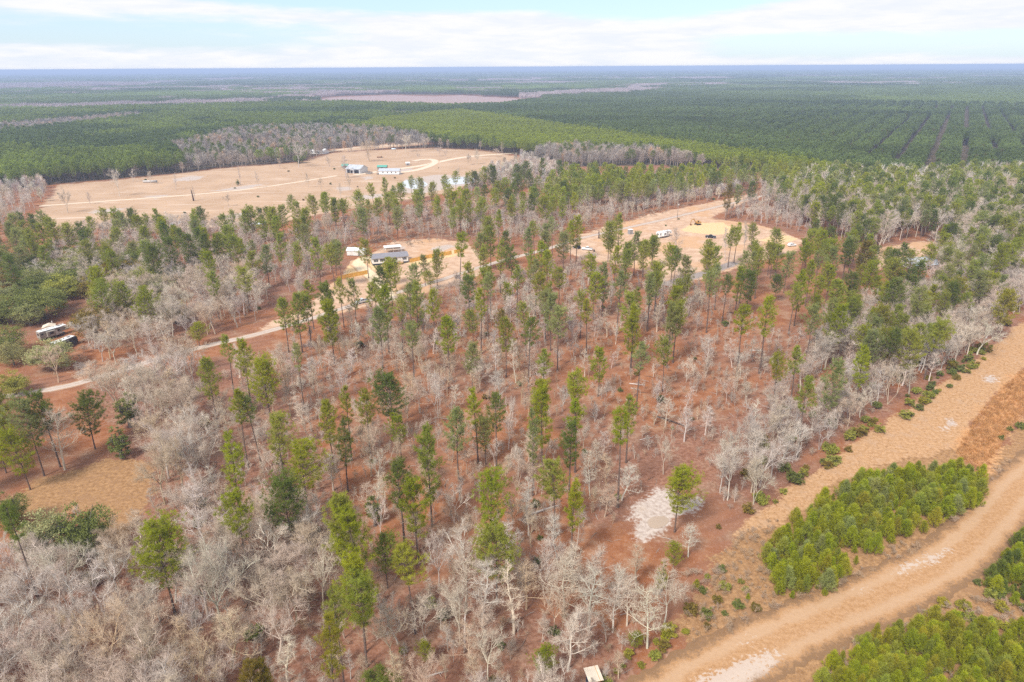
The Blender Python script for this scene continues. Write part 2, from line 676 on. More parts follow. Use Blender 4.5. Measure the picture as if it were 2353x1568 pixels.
YOUNG = [variant(young_pine_geo(360 + i, h, W), 'young_pine', M_PBARK, M_NEEDLE, h, W) for i, (h, W) in enumerate([(4.5, 2.6), (5.2, 2.8), (3.8, 2.6), (4.8, 2.2), (3.0, 2.0)])]

# tones: label word -> colour of leaves / bark
PT = {'bright green': (.38, .405, .025), 'mid green': (.37, .39, .06), 'dark green': (.215, .255, .05),
      'yellowish': (.40, .38, .04), 'grey-green': (.37, .385, .13), 'olive brown': (.28, .215, .035)}
BT = {'whitish': (.62, .555, .475), 'pinkish grey': (.52, .425, .345), 'tan': (.53, .41, .28), 'grey': (.46, .405, .355)}
# ------------------------------------------------------------------ zones of the ground
Z = {}
Z['pasture'] = [poly((126, 440), (130, 425), (250, 416), (390, 402), (520, 386), (690, 374), (760, 352), (850, 346), (990, 341), (1100, 346), (1190, 360), (1195, 378), (1130, 392),
                     (1075, 420), (1050, 440), (960, 455), (880, 470), (800, 480), (640, 512), (500, 522), (380, 527), (240, 528), (60, 522), (95, 470)),
                poly((440, 353), (560, 339), (640, 333), (640, 341), (560, 349), (470, 359)), poly((740, 346), (830, 336), (960, 324), (985, 331), (900, 339), (790, 349))]
Z['yard'] = [poly((770, 648), (800, 610), (845, 590), (900, 556), (1000, 548), (1070, 555), (1110, 585), (1100, 630), (1010, 668), (900, 690), (800, 716), (700, 738), (610, 760), (590, 752), (690, 715)),
             poly((1290, 575), (1330, 540), (1400, 520), (1500, 492), (1600, 472), (1730, 446), (1745, 455), (1680, 478), (1630, 502), (1720, 512), (1800, 532), (1850, 556), (1830, 580), (1740, 600), (1640, 632),
                  (1560, 655), (1500, 640), (1440, 610), (1360, 600)),
             poly((1960, 590), (2000, 575), (2100, 555), (2200, 560), (2160, 590), (2060, 610), (1990, 625)),
             poly((170, 838), (200, 828), (215, 850), (180, 870))]
Z['dirt'] = [poly((20, 1160), (90, 1105), (180, 1075), (250, 1050), (330, 1060), (355, 1110), (330, 1180), (290, 1240), (225, 1255), (220, 1195), (130, 1175), (40, 1185)),
             poly((1640, 1275), (1720, 1215), (1850, 1130), (1980, 1040), (2080, 970), (2190, 895), (2353, 790), (2353, 830), (2220, 960), (2230, 1120), (2200, 1210), (2060, 1300), (1900, 1380), (1700, 1460), (1600, 1500), (1560, 1440), (1620, 1350)), poly((1400, 1800), (1677, 1530), (1851, 1450), (2010, 1385), (2178, 1310), (2280, 1210), (2353, 1120), (2700, 900), (2900, 1500), (2400, 2200))]
Z['dirt'].append(poly((2200, 1210), (2230, 1120), (2265, 1080), (2310, 1005), (2353, 955), (2500, 840), (2650, 900), (2353, 1110), (2280, 1200)))
Z['row'] = [poly((1690, 1225), (1800, 1130), (1960, 1020), (2060, 955), (2180, 870), (2353, 742), (2600, 560), (2700, 590), (2353, 850), (2290, 905), (2210, 1010), (2150, 1050), (2020, 1060), (1920, 1110), (1800, 1200))]
Z['sedge'] = [poly((2195, 1045), (2230, 980), (2290, 905), (2353, 850), (2480, 750), (2520, 800), (2400, 900), (2345, 960), (2310, 1005), (2265, 1080), (2240, 1075))]
Z['sand'] = [poly((1449, 1160), (1482, 1143), (1500, 1124), (1540, 1126), (1578, 1145), (1610, 1151), (1606, 1176), (1570, 1188), (1546, 1196), (1540, 1214), (1512, 1228), (1492, 1246), (1462, 1240), (1454, 1200)),
             poly((395, 412), (440, 404), (470, 406), (450, 415), (400, 418)), poly((480, 440), (540, 430), (620, 420), (560, 438)), poly((320, 452), (400, 446), (360, 458)),
             poly((905, 438), (930, 412), (1000, 402), (1090, 404), (1120, 412), (1080, 424), (1020, 436), (960, 448)), poly((830, 408), (850, 404), (860, 410), (840, 414)),
             poly((890, 388), (930, 384), (960, 390), (920, 396)), poly((290, 512), (330, 509), (345, 515), (300, 519)), poly((770, 432), (800, 428), (812, 436), (780, 440)),
             poly((185, 490), (240, 480), (300, 478), (250, 492)), poly((480, 498), (560, 490), (600, 494), (520, 504)), poly((800, 452), (880, 445), (890, 452), (820, 462)),
             poly((880, 688), (905, 676), (915, 684), (890, 694)), poly((985, 572), (1030, 562), (1050, 566), (1005, 580)), poly((905, 572), (925, 566), (935, 572), (915, 578)),
             poly((2060, 1305), (2100, 1288), (2160, 1270), (2120, 1298), (2070, 1318)), poly((1600, 1568), (1680, 1530), (1760, 1505), (1800, 1520), (1740, 1555), (1660, 1600)),
             poly((2165, 985), (2185, 960), (2195, 970), (2175, 1000)), poly((2260, 870), (2285, 862), (2290, 872), (2265, 880)), poly((175, 832), (195, 838), (185, 862), (165, 850))]
Z['ysand'] = [poly((790, 640), (800, 610), (850, 592), (872, 600), (880, 622), (870, 650), (840, 632)), poly((930, 605), (1000, 585), (1060, 572), (1070, 580), (1010, 598), (950, 612)),
              poly((1560, 530), (1600, 512), (1660, 512), (1690, 525), (1660, 540), (1590, 536)), poly((1740, 552), (1790, 540), (1840, 548), (1790, 562))]
Z['clear'] = [poly((700, 232), (760, 224), (900, 219), (1000, 222), (1060, 219), (1180, 226), (1260, 234), (1150, 252), (1030, 255), (850, 248), (740, 243)),
              poly((150, 203), (240, 198), (330, 200), (300, 205))]
Z['duff'] = [poly((200, 900), (420, 850), (560, 830), (700, 960), (800, 1120), (900, 1300), (1500, 1450), (1450, 1700), (-400, 2000), (-400, 1350), (230, 1250), (330, 1120)),
             poly((1330, 1080), (1480, 1010), (1620, 940), (1760, 960), (1650, 1060), (1560, 1110), (1450, 1180), (1380, 1200)),
             poly((560, 620), (760, 600), (760, 640), (690, 700), (600, 720)), poly((1500, 1000), (1700, 950), (2100, 880), (2353, 700), (2353, 780), (1950, 1000), (1700, 1180), (1560, 1100))]
NEAR = poly((-700, 480), (0, 440), (130, 424), (390, 401), (690, 373), (760, 351), (990, 340), (1190, 357), (1300, 385), (1500, 380), (1700, 392), (1900, 412), (2100, 428), (2353, 415), (3100, 430), (3400, 2500), (-1200, 2500))


def smooth_noise(p, s, seed):
    g = np.random.default_rng(seed)
    r = np.zeros(len(p))
    for k in range(5):
        a = g.uniform(0, 6.283)
        f = s * (1.0 + .7 * k)
        r += np.sin(p[:, 0] * math.cos(a) * f + p[:, 1] * math.sin(a) * f + g.uniform(0, 6.28) + 1.3 * np.sin(p[:, 1] * f * .6 + k)) / (1 + .5 * k)
    return r / 2.6


# ground sheet: fine in front of the viewer, coarse behind
az = np.concatenate([np.arange(-48, 48.01, .22), np.arange(52, 308.1, 4)])
az = np.unique(np.round(az % 360, 4))
rr = np.concatenate([[12, 24, 36, 46, 54], 60 * 1.0125 ** np.arange(0, 490)])
A_, R_ = np.meshgrid(np.radians(az), rr)
gx, gy = (np.sin(A_) * R_).ravel(), (np.cos(A_) * R_).ravel()
na, nr_ = len(az), len(rr)
GV = np.vstack([np.stack([gx, gy, np.zeros_like(gx)], 1), [[0, 0, 0]]])
ii, jj = np.meshgrid(np.arange(nr_ - 1), np.arange(na), indexing='ij')
a0 = ii * na + jj
a1 = ii * na + (jj + 1) % na
GQ = np.stack([a0, a0 + na, a1 + na, a1], -1).reshape(-1, 4)
gme = mk_mesh('ground', GV, GQ)
p2 = GV[:, :2]
dist = np.hypot(p2[:, 0], p2[:, 1])


def zone_w(name, feather):
    w = np.zeros(len(p2))
    for pg in Z[name]:
        lo, hi = pg.min(0) - 40, pg.max(0) + 40
        s = np.all((p2 > lo) & (p2 < hi), 1)
        if not s.any():
            continue
        q = p2[s]
        jit = smooth_noise(q, .25, 3) * feather * .5
        f = feather * np.maximum(1, np.hypot(*q.T) / 400)
        w[s] = np.maximum(w[s], np.clip(.5 + (sdf(q, pg) + jit) / (2 * f), 0, 1))
    return w


WZ = {k: zone_w(k, f) for k, f in dict(pasture=7, yard=4, dirt=4, row=3, sedge=6, sand=2.2, ysand=2.5, clear=20, duff=7).items()}
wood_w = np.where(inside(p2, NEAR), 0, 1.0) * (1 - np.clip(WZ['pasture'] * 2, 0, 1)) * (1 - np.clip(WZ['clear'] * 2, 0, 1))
for nm, ch in (('zone_one', ('pasture', 'yard', 'dirt')), ('zone_two', ('row', 'sedge', 'sand')), ('zone_three', ('ysand', 'clear', 'duff'))):
    at = gme.attributes.new(nm, 'FLOAT_COLOR', 'POINT')
    at.data.foreach_set('color', np.stack([WZ[c] for c in ch] + [np.ones(len(p2))], 1).astype(np.float32).ravel())
at = gme.attributes.new('wood', 'FLOAT', 'POINT')
at.data.foreach_set('value', wood_w.astype(np.float32))

m, nt, b = new_mat('ground_soil')
tc = N(nt, 'ShaderNodeTexCoord').outputs['Object']
n_big = noise(nt, .035, 3, .5, tc)
n_mid = noise(nt, .22, 4, .6, tc)
n_sml = noise(nt, 1.1, 4, .65, tc)
n_fin = noise(nt, 4.5, 3, .7, tc)


def zone(attr, ch):
    a = N(nt, 'ShaderNodeAttribute', attribute_name=attr)
    s = N(nt, 'ShaderNodeSeparateColor')
    nt.links.new(a.outputs['Color'], s.inputs[0])
    return s.outputs[ch]


rag = math_n(nt, 'ADD', math_n(nt, 'MULTIPLY', math_n(nt, 'SUBTRACT', n_mid, .5), .9), math_n(nt, 'MULTIPLY', math_n(nt, 'SUBTRACT', n_sml, .5), 1.0))


def edge(w, k=.8, lo=.38, hi=.62):
    # ragged border of a zone; a weight of nought stays nought
    s = math_n(nt, 'ADD', w, math_n(nt, 'MULTIPLY', rag, k))
    return math_n(nt, 'MULTIPLY', ramp(nt, s, lo, hi), ramp(nt, w, .02, .2))


# pine straw and leaf litter, faint old planting furrows
fw = N(nt, 'ShaderNodeTexWave')
fw.inputs['Scale'].default_value = .085
fw.inputs['Distortion'].default_value = 1.2
fw.inputs['Detail Scale'].default_value = .3
fm = N(nt, 'ShaderNodeMapping')
fm.inputs['Rotation'].default_value = (0, 0, R(62))
nt.links.new(tc, fm.inputs[0])
nt.links.new(fm.outputs[0], fw.inputs[0])
col = mix(nt, ramp(nt, n_mid, .35, .65), (.235, .087, .036), (.335, .147, .07))
col = mix(nt, ramp(nt, n_big, .42, .62), col, (.26, .125, .075))
col = mix(nt, math_n(nt, 'MULTIPLY', ramp(nt, n_sml, .52, .7), .55), col, (.38, .22, .155))
col = mix(nt, math_n(nt, 'MULTIPLY', ramp(nt, n_fin, .55, .72), .5), col, (.42, .27, .195))
col = mix(nt, math_n(nt, 'MULTIPLY', ramp(nt, n_fin, .45, .3), .45), col, (.13, .062, .04))
duff = mix(nt, ramp(nt, n_sml, .35, .65), (.17, .078, .05), (.30, .16, .11))
duff = mix(nt, math_n(nt, 'MULTIPLY', ramp(nt, n_fin, .52, .7), .5), duff, (.33, .21, .17))
col = mix(nt, math_n(nt, 'MULTIPLY', edge(zone('zone_three', 2)), .75), col, duff)
fz = math_n(nt, 'MULTIPLY', ramp(nt, fw.outputs['Fac'], .55, .1), ramp(nt, n_big, .45, .62, .05, .4))
col = mix(nt, fz, col, (.17, .08, .05))
# floor of the far woods
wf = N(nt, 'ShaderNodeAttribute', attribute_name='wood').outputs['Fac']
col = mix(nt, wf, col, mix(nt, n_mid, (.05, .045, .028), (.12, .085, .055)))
grey = noise(nt, .11, 4, .65, tc)
col = mix(nt, math_n(nt, 'MULTIPLY', ramp(nt, grey, .5, .68), .55), col, mix(nt, ramp(nt, n_sml, .35, .65), (.25, .155, .10), (.39, .275, .195)))
# brushy dirt
dirt = mix(nt, ramp(nt, n_sml, .3, .7), (.245, .132, .06), (.42, .245, .12))
dirt = mix(nt, math_n(nt, 'MULTIPLY', ramp(nt, n_fin, .5, .35), .5), dirt, (.13, .08, .05))
dirt = mix(nt, ramp(nt, n_mid, .5, .7), dirt, (.29, .165, .085))
col = mix(nt, edge(zone('zone_one', 2)), col, dirt)
# dry pasture
past = mix(nt, ramp(nt, n_big, .35, .65), (.40, .262, .162), (.48, .325, .21))
past = mix(nt, ramp(nt, n_mid, .4, .75), past, (.44, .31, .215))
past = mix(nt, math_n(nt, 'MULTIPLY', ramp(nt, n_sml, .55, .75), .5), past, (.62, .49, .39))
stk = N(nt, 'ShaderNodeMapping')
stk.inputs['Scale'].default_value = (.02, .16, 1)
stk.inputs['Rotation'].default_value = (0, 0, R(-14))
nt.links.new(tc, stk.inputs[0])
n_stk = noise(nt, 1, 5, .65, stk.outputs[0])
past = mix(nt, math_n(nt, 'MULTIPLY', ramp(nt, n_stk, .55, .72), .7), past, (.66, .54, .44))
past = mix(nt, math_n(nt, 'MULTIPLY', ramp(nt, n_stk, .46, .3), .6), past, (.38, .235, .145))
col = mix(nt, edge(zone('zone_one', 0), .5), col, past)
yard = mix(nt, ramp(nt, n_mid, .35, .65), (.44, .28, .18), (.56, .39, .27))
yard = mix(nt, math_n(nt, 'MULTIPLY', ramp(nt, n_sml, .5, .7), .5), yard, (.50, .37, .30))
yard = mix(nt, math_n(nt, 'MULTIPLY', ramp(nt, n_big, .5, .62), .6), yard, (.52, .30, .15))
col = mix(nt, edge(zone('zone_one', 1)), col, yard)
row = mix(nt, ramp(nt, n_sml, .35, .65), (.37, .208, .098), (.49, .30, .165))
row = mix(nt, math_n(nt, 'MULTIPLY', ramp(nt, n_mid, .5, .68), .6), row, (.42, .275, .175))
row = mix(nt, math_n(nt, 'MULTIPLY', ramp(nt, n_fin, .55, .72), .5), row, (.56, .41, .28))
row = mix(nt, math_n(nt, 'MULTIPLY', ramp(nt, n_fin, .45, .3), .5), row, (.24, .15, .085))
col = mix(nt, edge(zone('zone_two', 0), .6), col, row)
sed = mix(nt, ramp(nt, n_sml, .3, .7), (.40, .19, .075), (.54, .31, .15))
col = mix(nt, edge(zone('zone_two', 1)), col, sed)
clr = mix(nt, ramp(nt, n_mid, .35, .65), (.30, .205, .185), (.39, .285, .265))
col = mix(nt, edge(zone('zone_three', 1), .3), col, clr)
ys = mix(nt, ramp(nt, n_sml, .3, .7), (.60, .38, .17), (.66, .50, .31))
col = mix(nt, edge(zone('zone_three', 0), 1.0), col, ys)
snd = mix(nt, ramp(nt, n_sml, .3, .65), (.34, .265, .22), (.52, .44, .385))
snd = mix(nt, math_n(nt, 'MULTIPLY', ramp(nt, n_mid, .55, .7), .5), snd, (.42, .32, .24))
col = mix(nt, edge(zone('zone_two', 2), 1.5, .32, .8), col, snd)
nt.links.new(col, b.inputs['Base Color'])
b.inputs['Roughness'].default_value = .95
b.inputs['Specular IOR Level'].default_value = .05
bp = N(nt, 'ShaderNodeBump')
bp.inputs['Strength'].default_value = .5
bp.inputs['Distance'].default_value = .12
nt.links.new(math_n(nt, 'ADD', n_sml, math_n(nt, 'MULTIPLY', n_fin, .5)), bp.inputs['Height'])
nt.links.new(bp.outputs[0], b.inputs['Normal'])
ground = link('ground', gme, None, m)
tag(ground, kind='structure')


# ------------------------------------------------------------------ roads, tracks, water: sheets laid on the ground
def strip_mat(name, a, c, edgecol, rut=None, k=1.0, mid=None):
    m, nt, b = new_mat(name)
    tc = N(nt, 'ShaderNodeTexCoord').outputs['Object']
    u = N(nt, 'ShaderNodeAttribute', attribute_name='across').outputs['Fac']
    n1, n2, n3 = noise(nt, .25, 4, .6, tc), noise(nt, 1.3, 4, .65, tc), noise(nt, 5, 3, .7, tc)
    col = mix(nt, ramp(nt, n2, .3, .7), a, c)
    col = mix(nt, math_n(nt, 'MULTIPLY', ramp(nt, n3, .52, .7), .45), col, tuple(min(.85, x * 1.35) for x in c))
    col = mix(nt, math_n(nt, 'MULTIPLY', ramp(nt, n3, .48, .3), .4), col, tuple(x * .55 for x in a))
    au = math_n(nt, 'ABSOLUTE', u)
    if rut:
        # two wheel tracks
        d = math_n(nt, 'ABSOLUTE', math_n(nt, 'SUBTRACT', au, .42))
        d = math_n(nt, 'ADD', d, math_n(nt, 'MULTIPLY', math_n(nt, 'SUBTRACT', n1, .5), .5))
        col = mix(nt, math_n(nt, 'MULTIPLY', ramp(nt, d, .26, .05), .75), col, rut)
    if mid:
        col = mix(nt, math_n(nt, 'MULTIPLY', ramp(nt, math_n(nt, 'ADD', au, math_n(nt, 'MULTIPLY', n2, .5)), .5, .2), .6), col, mid)
    e = math_n(nt, 'ADD', au, math_n(nt, 'MULTIPLY', math_n(nt, 'SUBTRACT', math_n(nt, 'ADD', math_n(nt, 'MULTIPLY', n1, .6), math_n(nt, 'MULTIPLY', n2, .6)), .6), k))
    sa = N(nt, 'ShaderNodeAttribute', attribute_name='sandy').outputs['Fac']
    sf = math_n(nt, 'ADD', sa, math_n(nt, 'ADD', math_n(nt, 'MULTIPLY', math_n(nt, 'SUBTRACT', n2, .5), 3.0), math_n(nt, 'MULTIPLY', math_n(nt, 'SUBTRACT', n1, .5), 1.2)))
    sf = math_n(nt, 'MULTIPLY', ramp(nt, sf, .45, .75), ramp(nt, sa, .02, .3))
    col = mix(nt, math_n(nt, 'MULTIPLY', sf, .7), col, (.50, .43, .375))
    ec = mix(nt, n2, tuple(x * .8 for x in edgecol), tuple(x * 1.15 for x in edgecol))
    col = mix(nt, ramp(nt, e, .62, .88), col, ec)
    nt.links.new(col, b.inputs['Base Color'])
    b.inputs['Roughness'].default_value = .95
    b.inputs['Specular IOR Level'].default_value = .05
    bp = N(nt, 'ShaderNodeBump')
    bp.inputs['Strength'].default_value = .5
    bp.inputs['Distance'].default_value = .2
    nt.links.new(n2, bp.inputs['Height'])
    nt.links.new(bp.outputs[0], b.inputs['Normal'])
    return m


def resample(pts, step):
    pts = np.asarray(pts, float)
    # smooth by chaikin
    for _ in range(3):
        q = [pts[0]]
        for a, c in zip(pts[:-1], pts[1:]):
            q += [a * .75 + c * .25, a * .25 + c * .75]
        q.append(pts[-1])
        pts = np.array(q)
    s = np.concatenate([[0], np.cumsum(np.hypot(*np.diff(pts, axis=0).T))])
    n = max(2, int(s[-1] / step))
    t = np.linspace(0, s[-1], n)
    return np.stack([np.interp(t, s, pts[:, k]) for k in (0, 1)], 1)


ROADS = {}
TRACK_SAND = [poly((2050, 1322), (2070, 1300), (2110, 1286), (2170, 1262), (2190, 1262), (2150, 1290), (2110, 1308)), poly((1580, 1600), (1600, 1565), (1680, 1528), (1760, 1498), (1800, 1500), (1760, 1560), (1660, 1620)), poly((1960, 1362), (1990, 1350), (2005, 1352), (1975, 1366)), poly((1690, 1478), (1730, 1462), (1760, 1452), (1720, 1476))]


def strip(name, dpts, width, mat, z, step=2.0, jit=.12):
    c = resample([[P(x, y).x, P(x, y).y] for x, y in dpts], step)
    ROADS[name] = (c, width)
    t = np.gradient(c, axis=0)
    t /= np.linalg.norm(t, axis=1)[:, None] + 1e-9
    nrm_ = np.stack([-t[:, 1], t[:, 0]], 1)
    if callable(width):
        w = np.array([width(i / (len(c) - 1)) for i in range(len(c))])
    else:
        w = np.full(len(c), float(width))
    g = np.random.default_rng(len(name))
    U = np.linspace(-1, 1, 9)
    V, A = [], []
    for i in range(len(c)):
        for u in U:
            j = g.normal(0, jit) if abs(u) == 1 else 0
            q = c[i] + nrm_[i] * (u * w[i] / 2 * (1 + j))
            V.append((q[0], q[1], z))
            A.append(u)
    F = [(i * 9 + k, i * 9 + k + 1, (i + 1) * 9 + k + 1, (i + 1) * 9 + k) for i in range(len(c) - 1) for k in range(8)]
    me = mk_mesh(name, V, F)
    at = me.attributes.new('across', 'FLOAT', 'POINT')
    at.data.foreach_set('value', np.array(A, np.float32))
    vq = np.array(V)[:, :2]
    sw = np.zeros(len(vq))
    for pg in TRACK_SAND:
        sw = np.maximum(sw, np.clip(.5 + sdf(vq, pg) / 2.4, 0, 1))
    at = me.attributes.new('sandy', 'FLOAT', 'POINT')
    at.data.foreach_set('value', sw.astype(np.float32))
    o = link(name, me, None, mat)
    tag(o, kind='structure')
    return o


gravel = strip_mat('road_gravel', (.38, .295, .235), (.50, .405, .335), (.40, .24, .15), rut=(.52, .44, .385), k=1.3)
strip('gravel_road', [(-260, 905), (-60, 915), (40, 908), (116, 895), (184, 881), (290, 848), (391, 816), (493, 791), (578, 772), (700, 738), (769, 714), (872, 684), (970, 657), (1051, 631), (1110, 612),
                      (1180, 592), (1262, 572), (1313, 553), (1380, 537), (1449, 522), (1526, 505), (1600, 487), (1680, 468), (1745, 452), (1830, 432)], 4.4, gravel, .03)
pasture_dirt = strip_mat('track_sand', (.58, .45, .33), (.70, .58, .45), (.54, .37, .24), k=.7)
strip('farm_track', [(90, 474), (250, 462), (420, 450), (560, 437), (690, 418), (775, 404)], 4.5, pasture_dirt, .03, 4)
strip('farm_drive', [(815, 402), (860, 396), (900, 390), (960, 383), (1010, 372), (1060, 362), (1110, 357), (1190, 352)], 9.0, pasture_dirt, .035, 4)
strip('farm_drive', [(880, 398), (930, 396), (965, 390), (992, 380), (1004, 370), (985, 365), (950, 370)], 9.0, pasture_dirt, .06, 4)
strip('farm_drive', [(960, 330), (900, 335), (850, 336), (780, 344), (740, 352)], 6.0, pasture_dirt, .035, 4)
ysand_m = strip_mat('drive_sand', (.62, .46, .27), (.74, .62, .45), (.50, .32, .19), k=.9)
strip('house_drive', [(893, 682), (880, 662), (855, 635), (835, 618), (818, 602), (850, 590)], 8.0, ysand_m, .04, 1.5)
trackm = strip_mat('grass_track_dirt', (.345, .188, .086), (.45, .27, .145), (.23, .135, .072), rut=(.45, .295, .18), k=1.3)
strip('grass_track', [(1250, 1800), (1400, 1700), (1527, 1612), (1677, 1518), (1851, 1440), (2010, 1372), (2178, 1296), (2280, 1195), (2353, 1105), (2500, 985), (2700, 880)],
      lambda t: 12.5 - 1.5 * t, trackm, .03, 1.2, .06)
padm = strip_mat('pad_gravel', (.25, .205, .185), (.33, .28, .255), (.44, .29, .2), k=.8)
strip('gravel_pad', [(1525, 655), (1580, 640), (1640, 622), (1690, 604)], 7.5, padm, .035, 2)


def water(name, dpts, col, rough=.3):
    m, nt, b = new_mat(name)
    tc = N(nt, 'ShaderNodeTexCoord').outputs['Object']
    f = noise(nt, .2, 4, .6, tc)
    nt.links.new(mix(nt, f, tuple(x * .85 for x in col), tuple(x * 1.1 for x in col)), b.inputs['Base Color'])
    b.inputs['Roughness'].default_value = rough
    b.inputs['Specular IOR Level'].default_value = .5
    bp = N(nt, 'ShaderNodeBump')
    bp.inputs['Strength'].default_value = .05
    nt.links.new(noise(nt, 2, 3, .5, tc), bp.inputs['Height'])
    nt.links.new(bp.outputs[0], b.inputs['Normal'])
    c = np.array([[P(x, y).x, P(x, y).y] for x, y in dpts])
    q = np.vstack([c, c[:1]])
    pts = []
    for a, d in zip(q[:-1], q[1:]):
        pts += [a * .8 + d * .2, a * .5 + d * .5, a * .2 + d * .8]
    me = bpy.data.meshes.new(name)
    me.from_pydata([(x, y, .045) for x, y in pts], [], [list(range(len(pts)))])
    me.materials.append(m)
    return tag(link(name, me), kind='structure')


ZW = [((920, 424), (928, 416), (948, 412), (972, 416), (985, 424), (970, 433), (940, 435)),
      ((1010, 416), (1040, 408), (1075, 407), (1110, 412), (1085, 420), (1050, 425), (1020, 423)),
      ((381, 516), (392, 510), (422, 508), (415, 515), (395, 519)), ((570, 517), (585, 509), (615, 508), (605, 516))]
for w_ in ZW:
    water('pond', w_, (.58, .59, .60))
water('muddy_pond', ((1489, 1196), (1498, 1189), (1517, 1186), (1535, 1190), (1538, 1199), (1527, 1209), (1508, 1216), (1494, 1212), (1488, 1204)), (.40, .30, .22), .25)
# ------------------------------------------------------------------ where the trees stand
RECS = []          # kind, x, y, h, W, tone, style


def top_to_ground(x, y, h, b=0):
    """crown top seen at x, y; b: frame row of the trunk's foot if it can be seen"""
    if b:
        lo, hi = 4.0, 34.0
        for _ in range(30):
            mid = (lo + hi) / 2
            g = P(x, y, mid)
            fy = proj([[g.x, g.y, 0]])[0][1]
            if fy < b:
                lo = mid
            else:
                hi = mid
        h = min(max((lo + hi) / 2, 5), 30)
    g = P(x, y, h)
    return g.x, g.y, h


def place(kind, x, y, w, b=0, tone=None, h=None, style=None):
    h = h or {'pine_tree': random.uniform(19, 23), 'bare_tree': random.uniform(10, 14), 'oak_tree': 11, 'cedar_tree': 8}[kind]
    gx, gy, h = top_to_ground(x, y, h, b)
    dep = proj([[gx, gy, h * .7]])[0][2]
    RECS.append(dict(kind=kind, x=gx, y=gy, h=h, W=w * (1.02 if y > 1000 or kind != 'pine_tree' else .9) / F_PX * dep, tone=tone, style=style, hand=True))


def region(ox, oy, s, lst, kind='pine_tree', **kw):
    for t in lst:
        x, y, w = t[:3]
        b = t[3] if len(t) > 3 and isinstance(t[3], (int, float)) else 0
        tone = t[-1] if isinstance(t[-1], str) else None
        place(kind, ox + x * s, oy + y * s, w * s, (oy + b * s) if b else 0, tone, **kw)


B_, M_, D_, Y_, G_, O_ = 'bright green', 'mid green', 'dark green', 'yellowish', 'grey-green', 'olive brown'
region(0, 367.6, .34, [
    (80, 440, 110, G_), (200, 470, 110, M_), (260, 415, 90, M_), (310, 375, 90, M_), (345, 405, 90, M_), (430, 405, 110, M_), (540, 400, 100, D_), (525, 470, 70, D_), (45, 620, 120, D_),
    (1095, 410, 80, D_), (1005, 540, 140, D_), (1130, 500, 130, D_), (1210, 450, 90, D_), (1260, 480, 120, D_), (1320, 450, 100, D_), (1370, 490, 90, D_),
    (1500, 350, 80, M_), (1555, 325, 70, M_), (1450, 470, 130, M_), (1520, 420, 130, M_), (1580, 480, 150, M_), (1680, 290, 140, M_), (1640, 330, 80, M_), (1830, 295, 110, M_), (1890, 290, 100, M_),
    (1960, 225, 80, G_), (2000, 265, 90, M_), (2110, 220, 90, M_), (2180, 210, 90, M_), (2250, 245, 80, M_), (2310, 255, 60, M_), (2000, 380, 100, M_), (1880, 480, 100, M_), (2130, 510, 110, M_),
    (2050, 420, 100, G_), (1990, 540, 90, M_), (2230, 540, 110, M_), (2280, 530, 90, G_), (620, 690, 150, B_), (1400, 590, 120, B_), (1780, 565, 110, G_), (1690, 600, 110, M_), (1640, 700, 140, M_),
    (1420, 730, 110, M_), (2080, 805, 90, B_), (2190, 805, 110, D_), (1990, 880, 150, M_), (1900, 920, 110, M_), (2060, 885, 120, M_), (2210, 935, 150, B_), (2290, 790, 90, M_), (940, 840, 180, B_),
    (640, 790, 180, M_), (810, 790, 150, M_), (1510, 1165, 100, M_), (1620, 1190, 140, B_), (1380, 1320, 140, M_), (1760, 1300, 220, B_), (1995, 1220, 80, G_)])
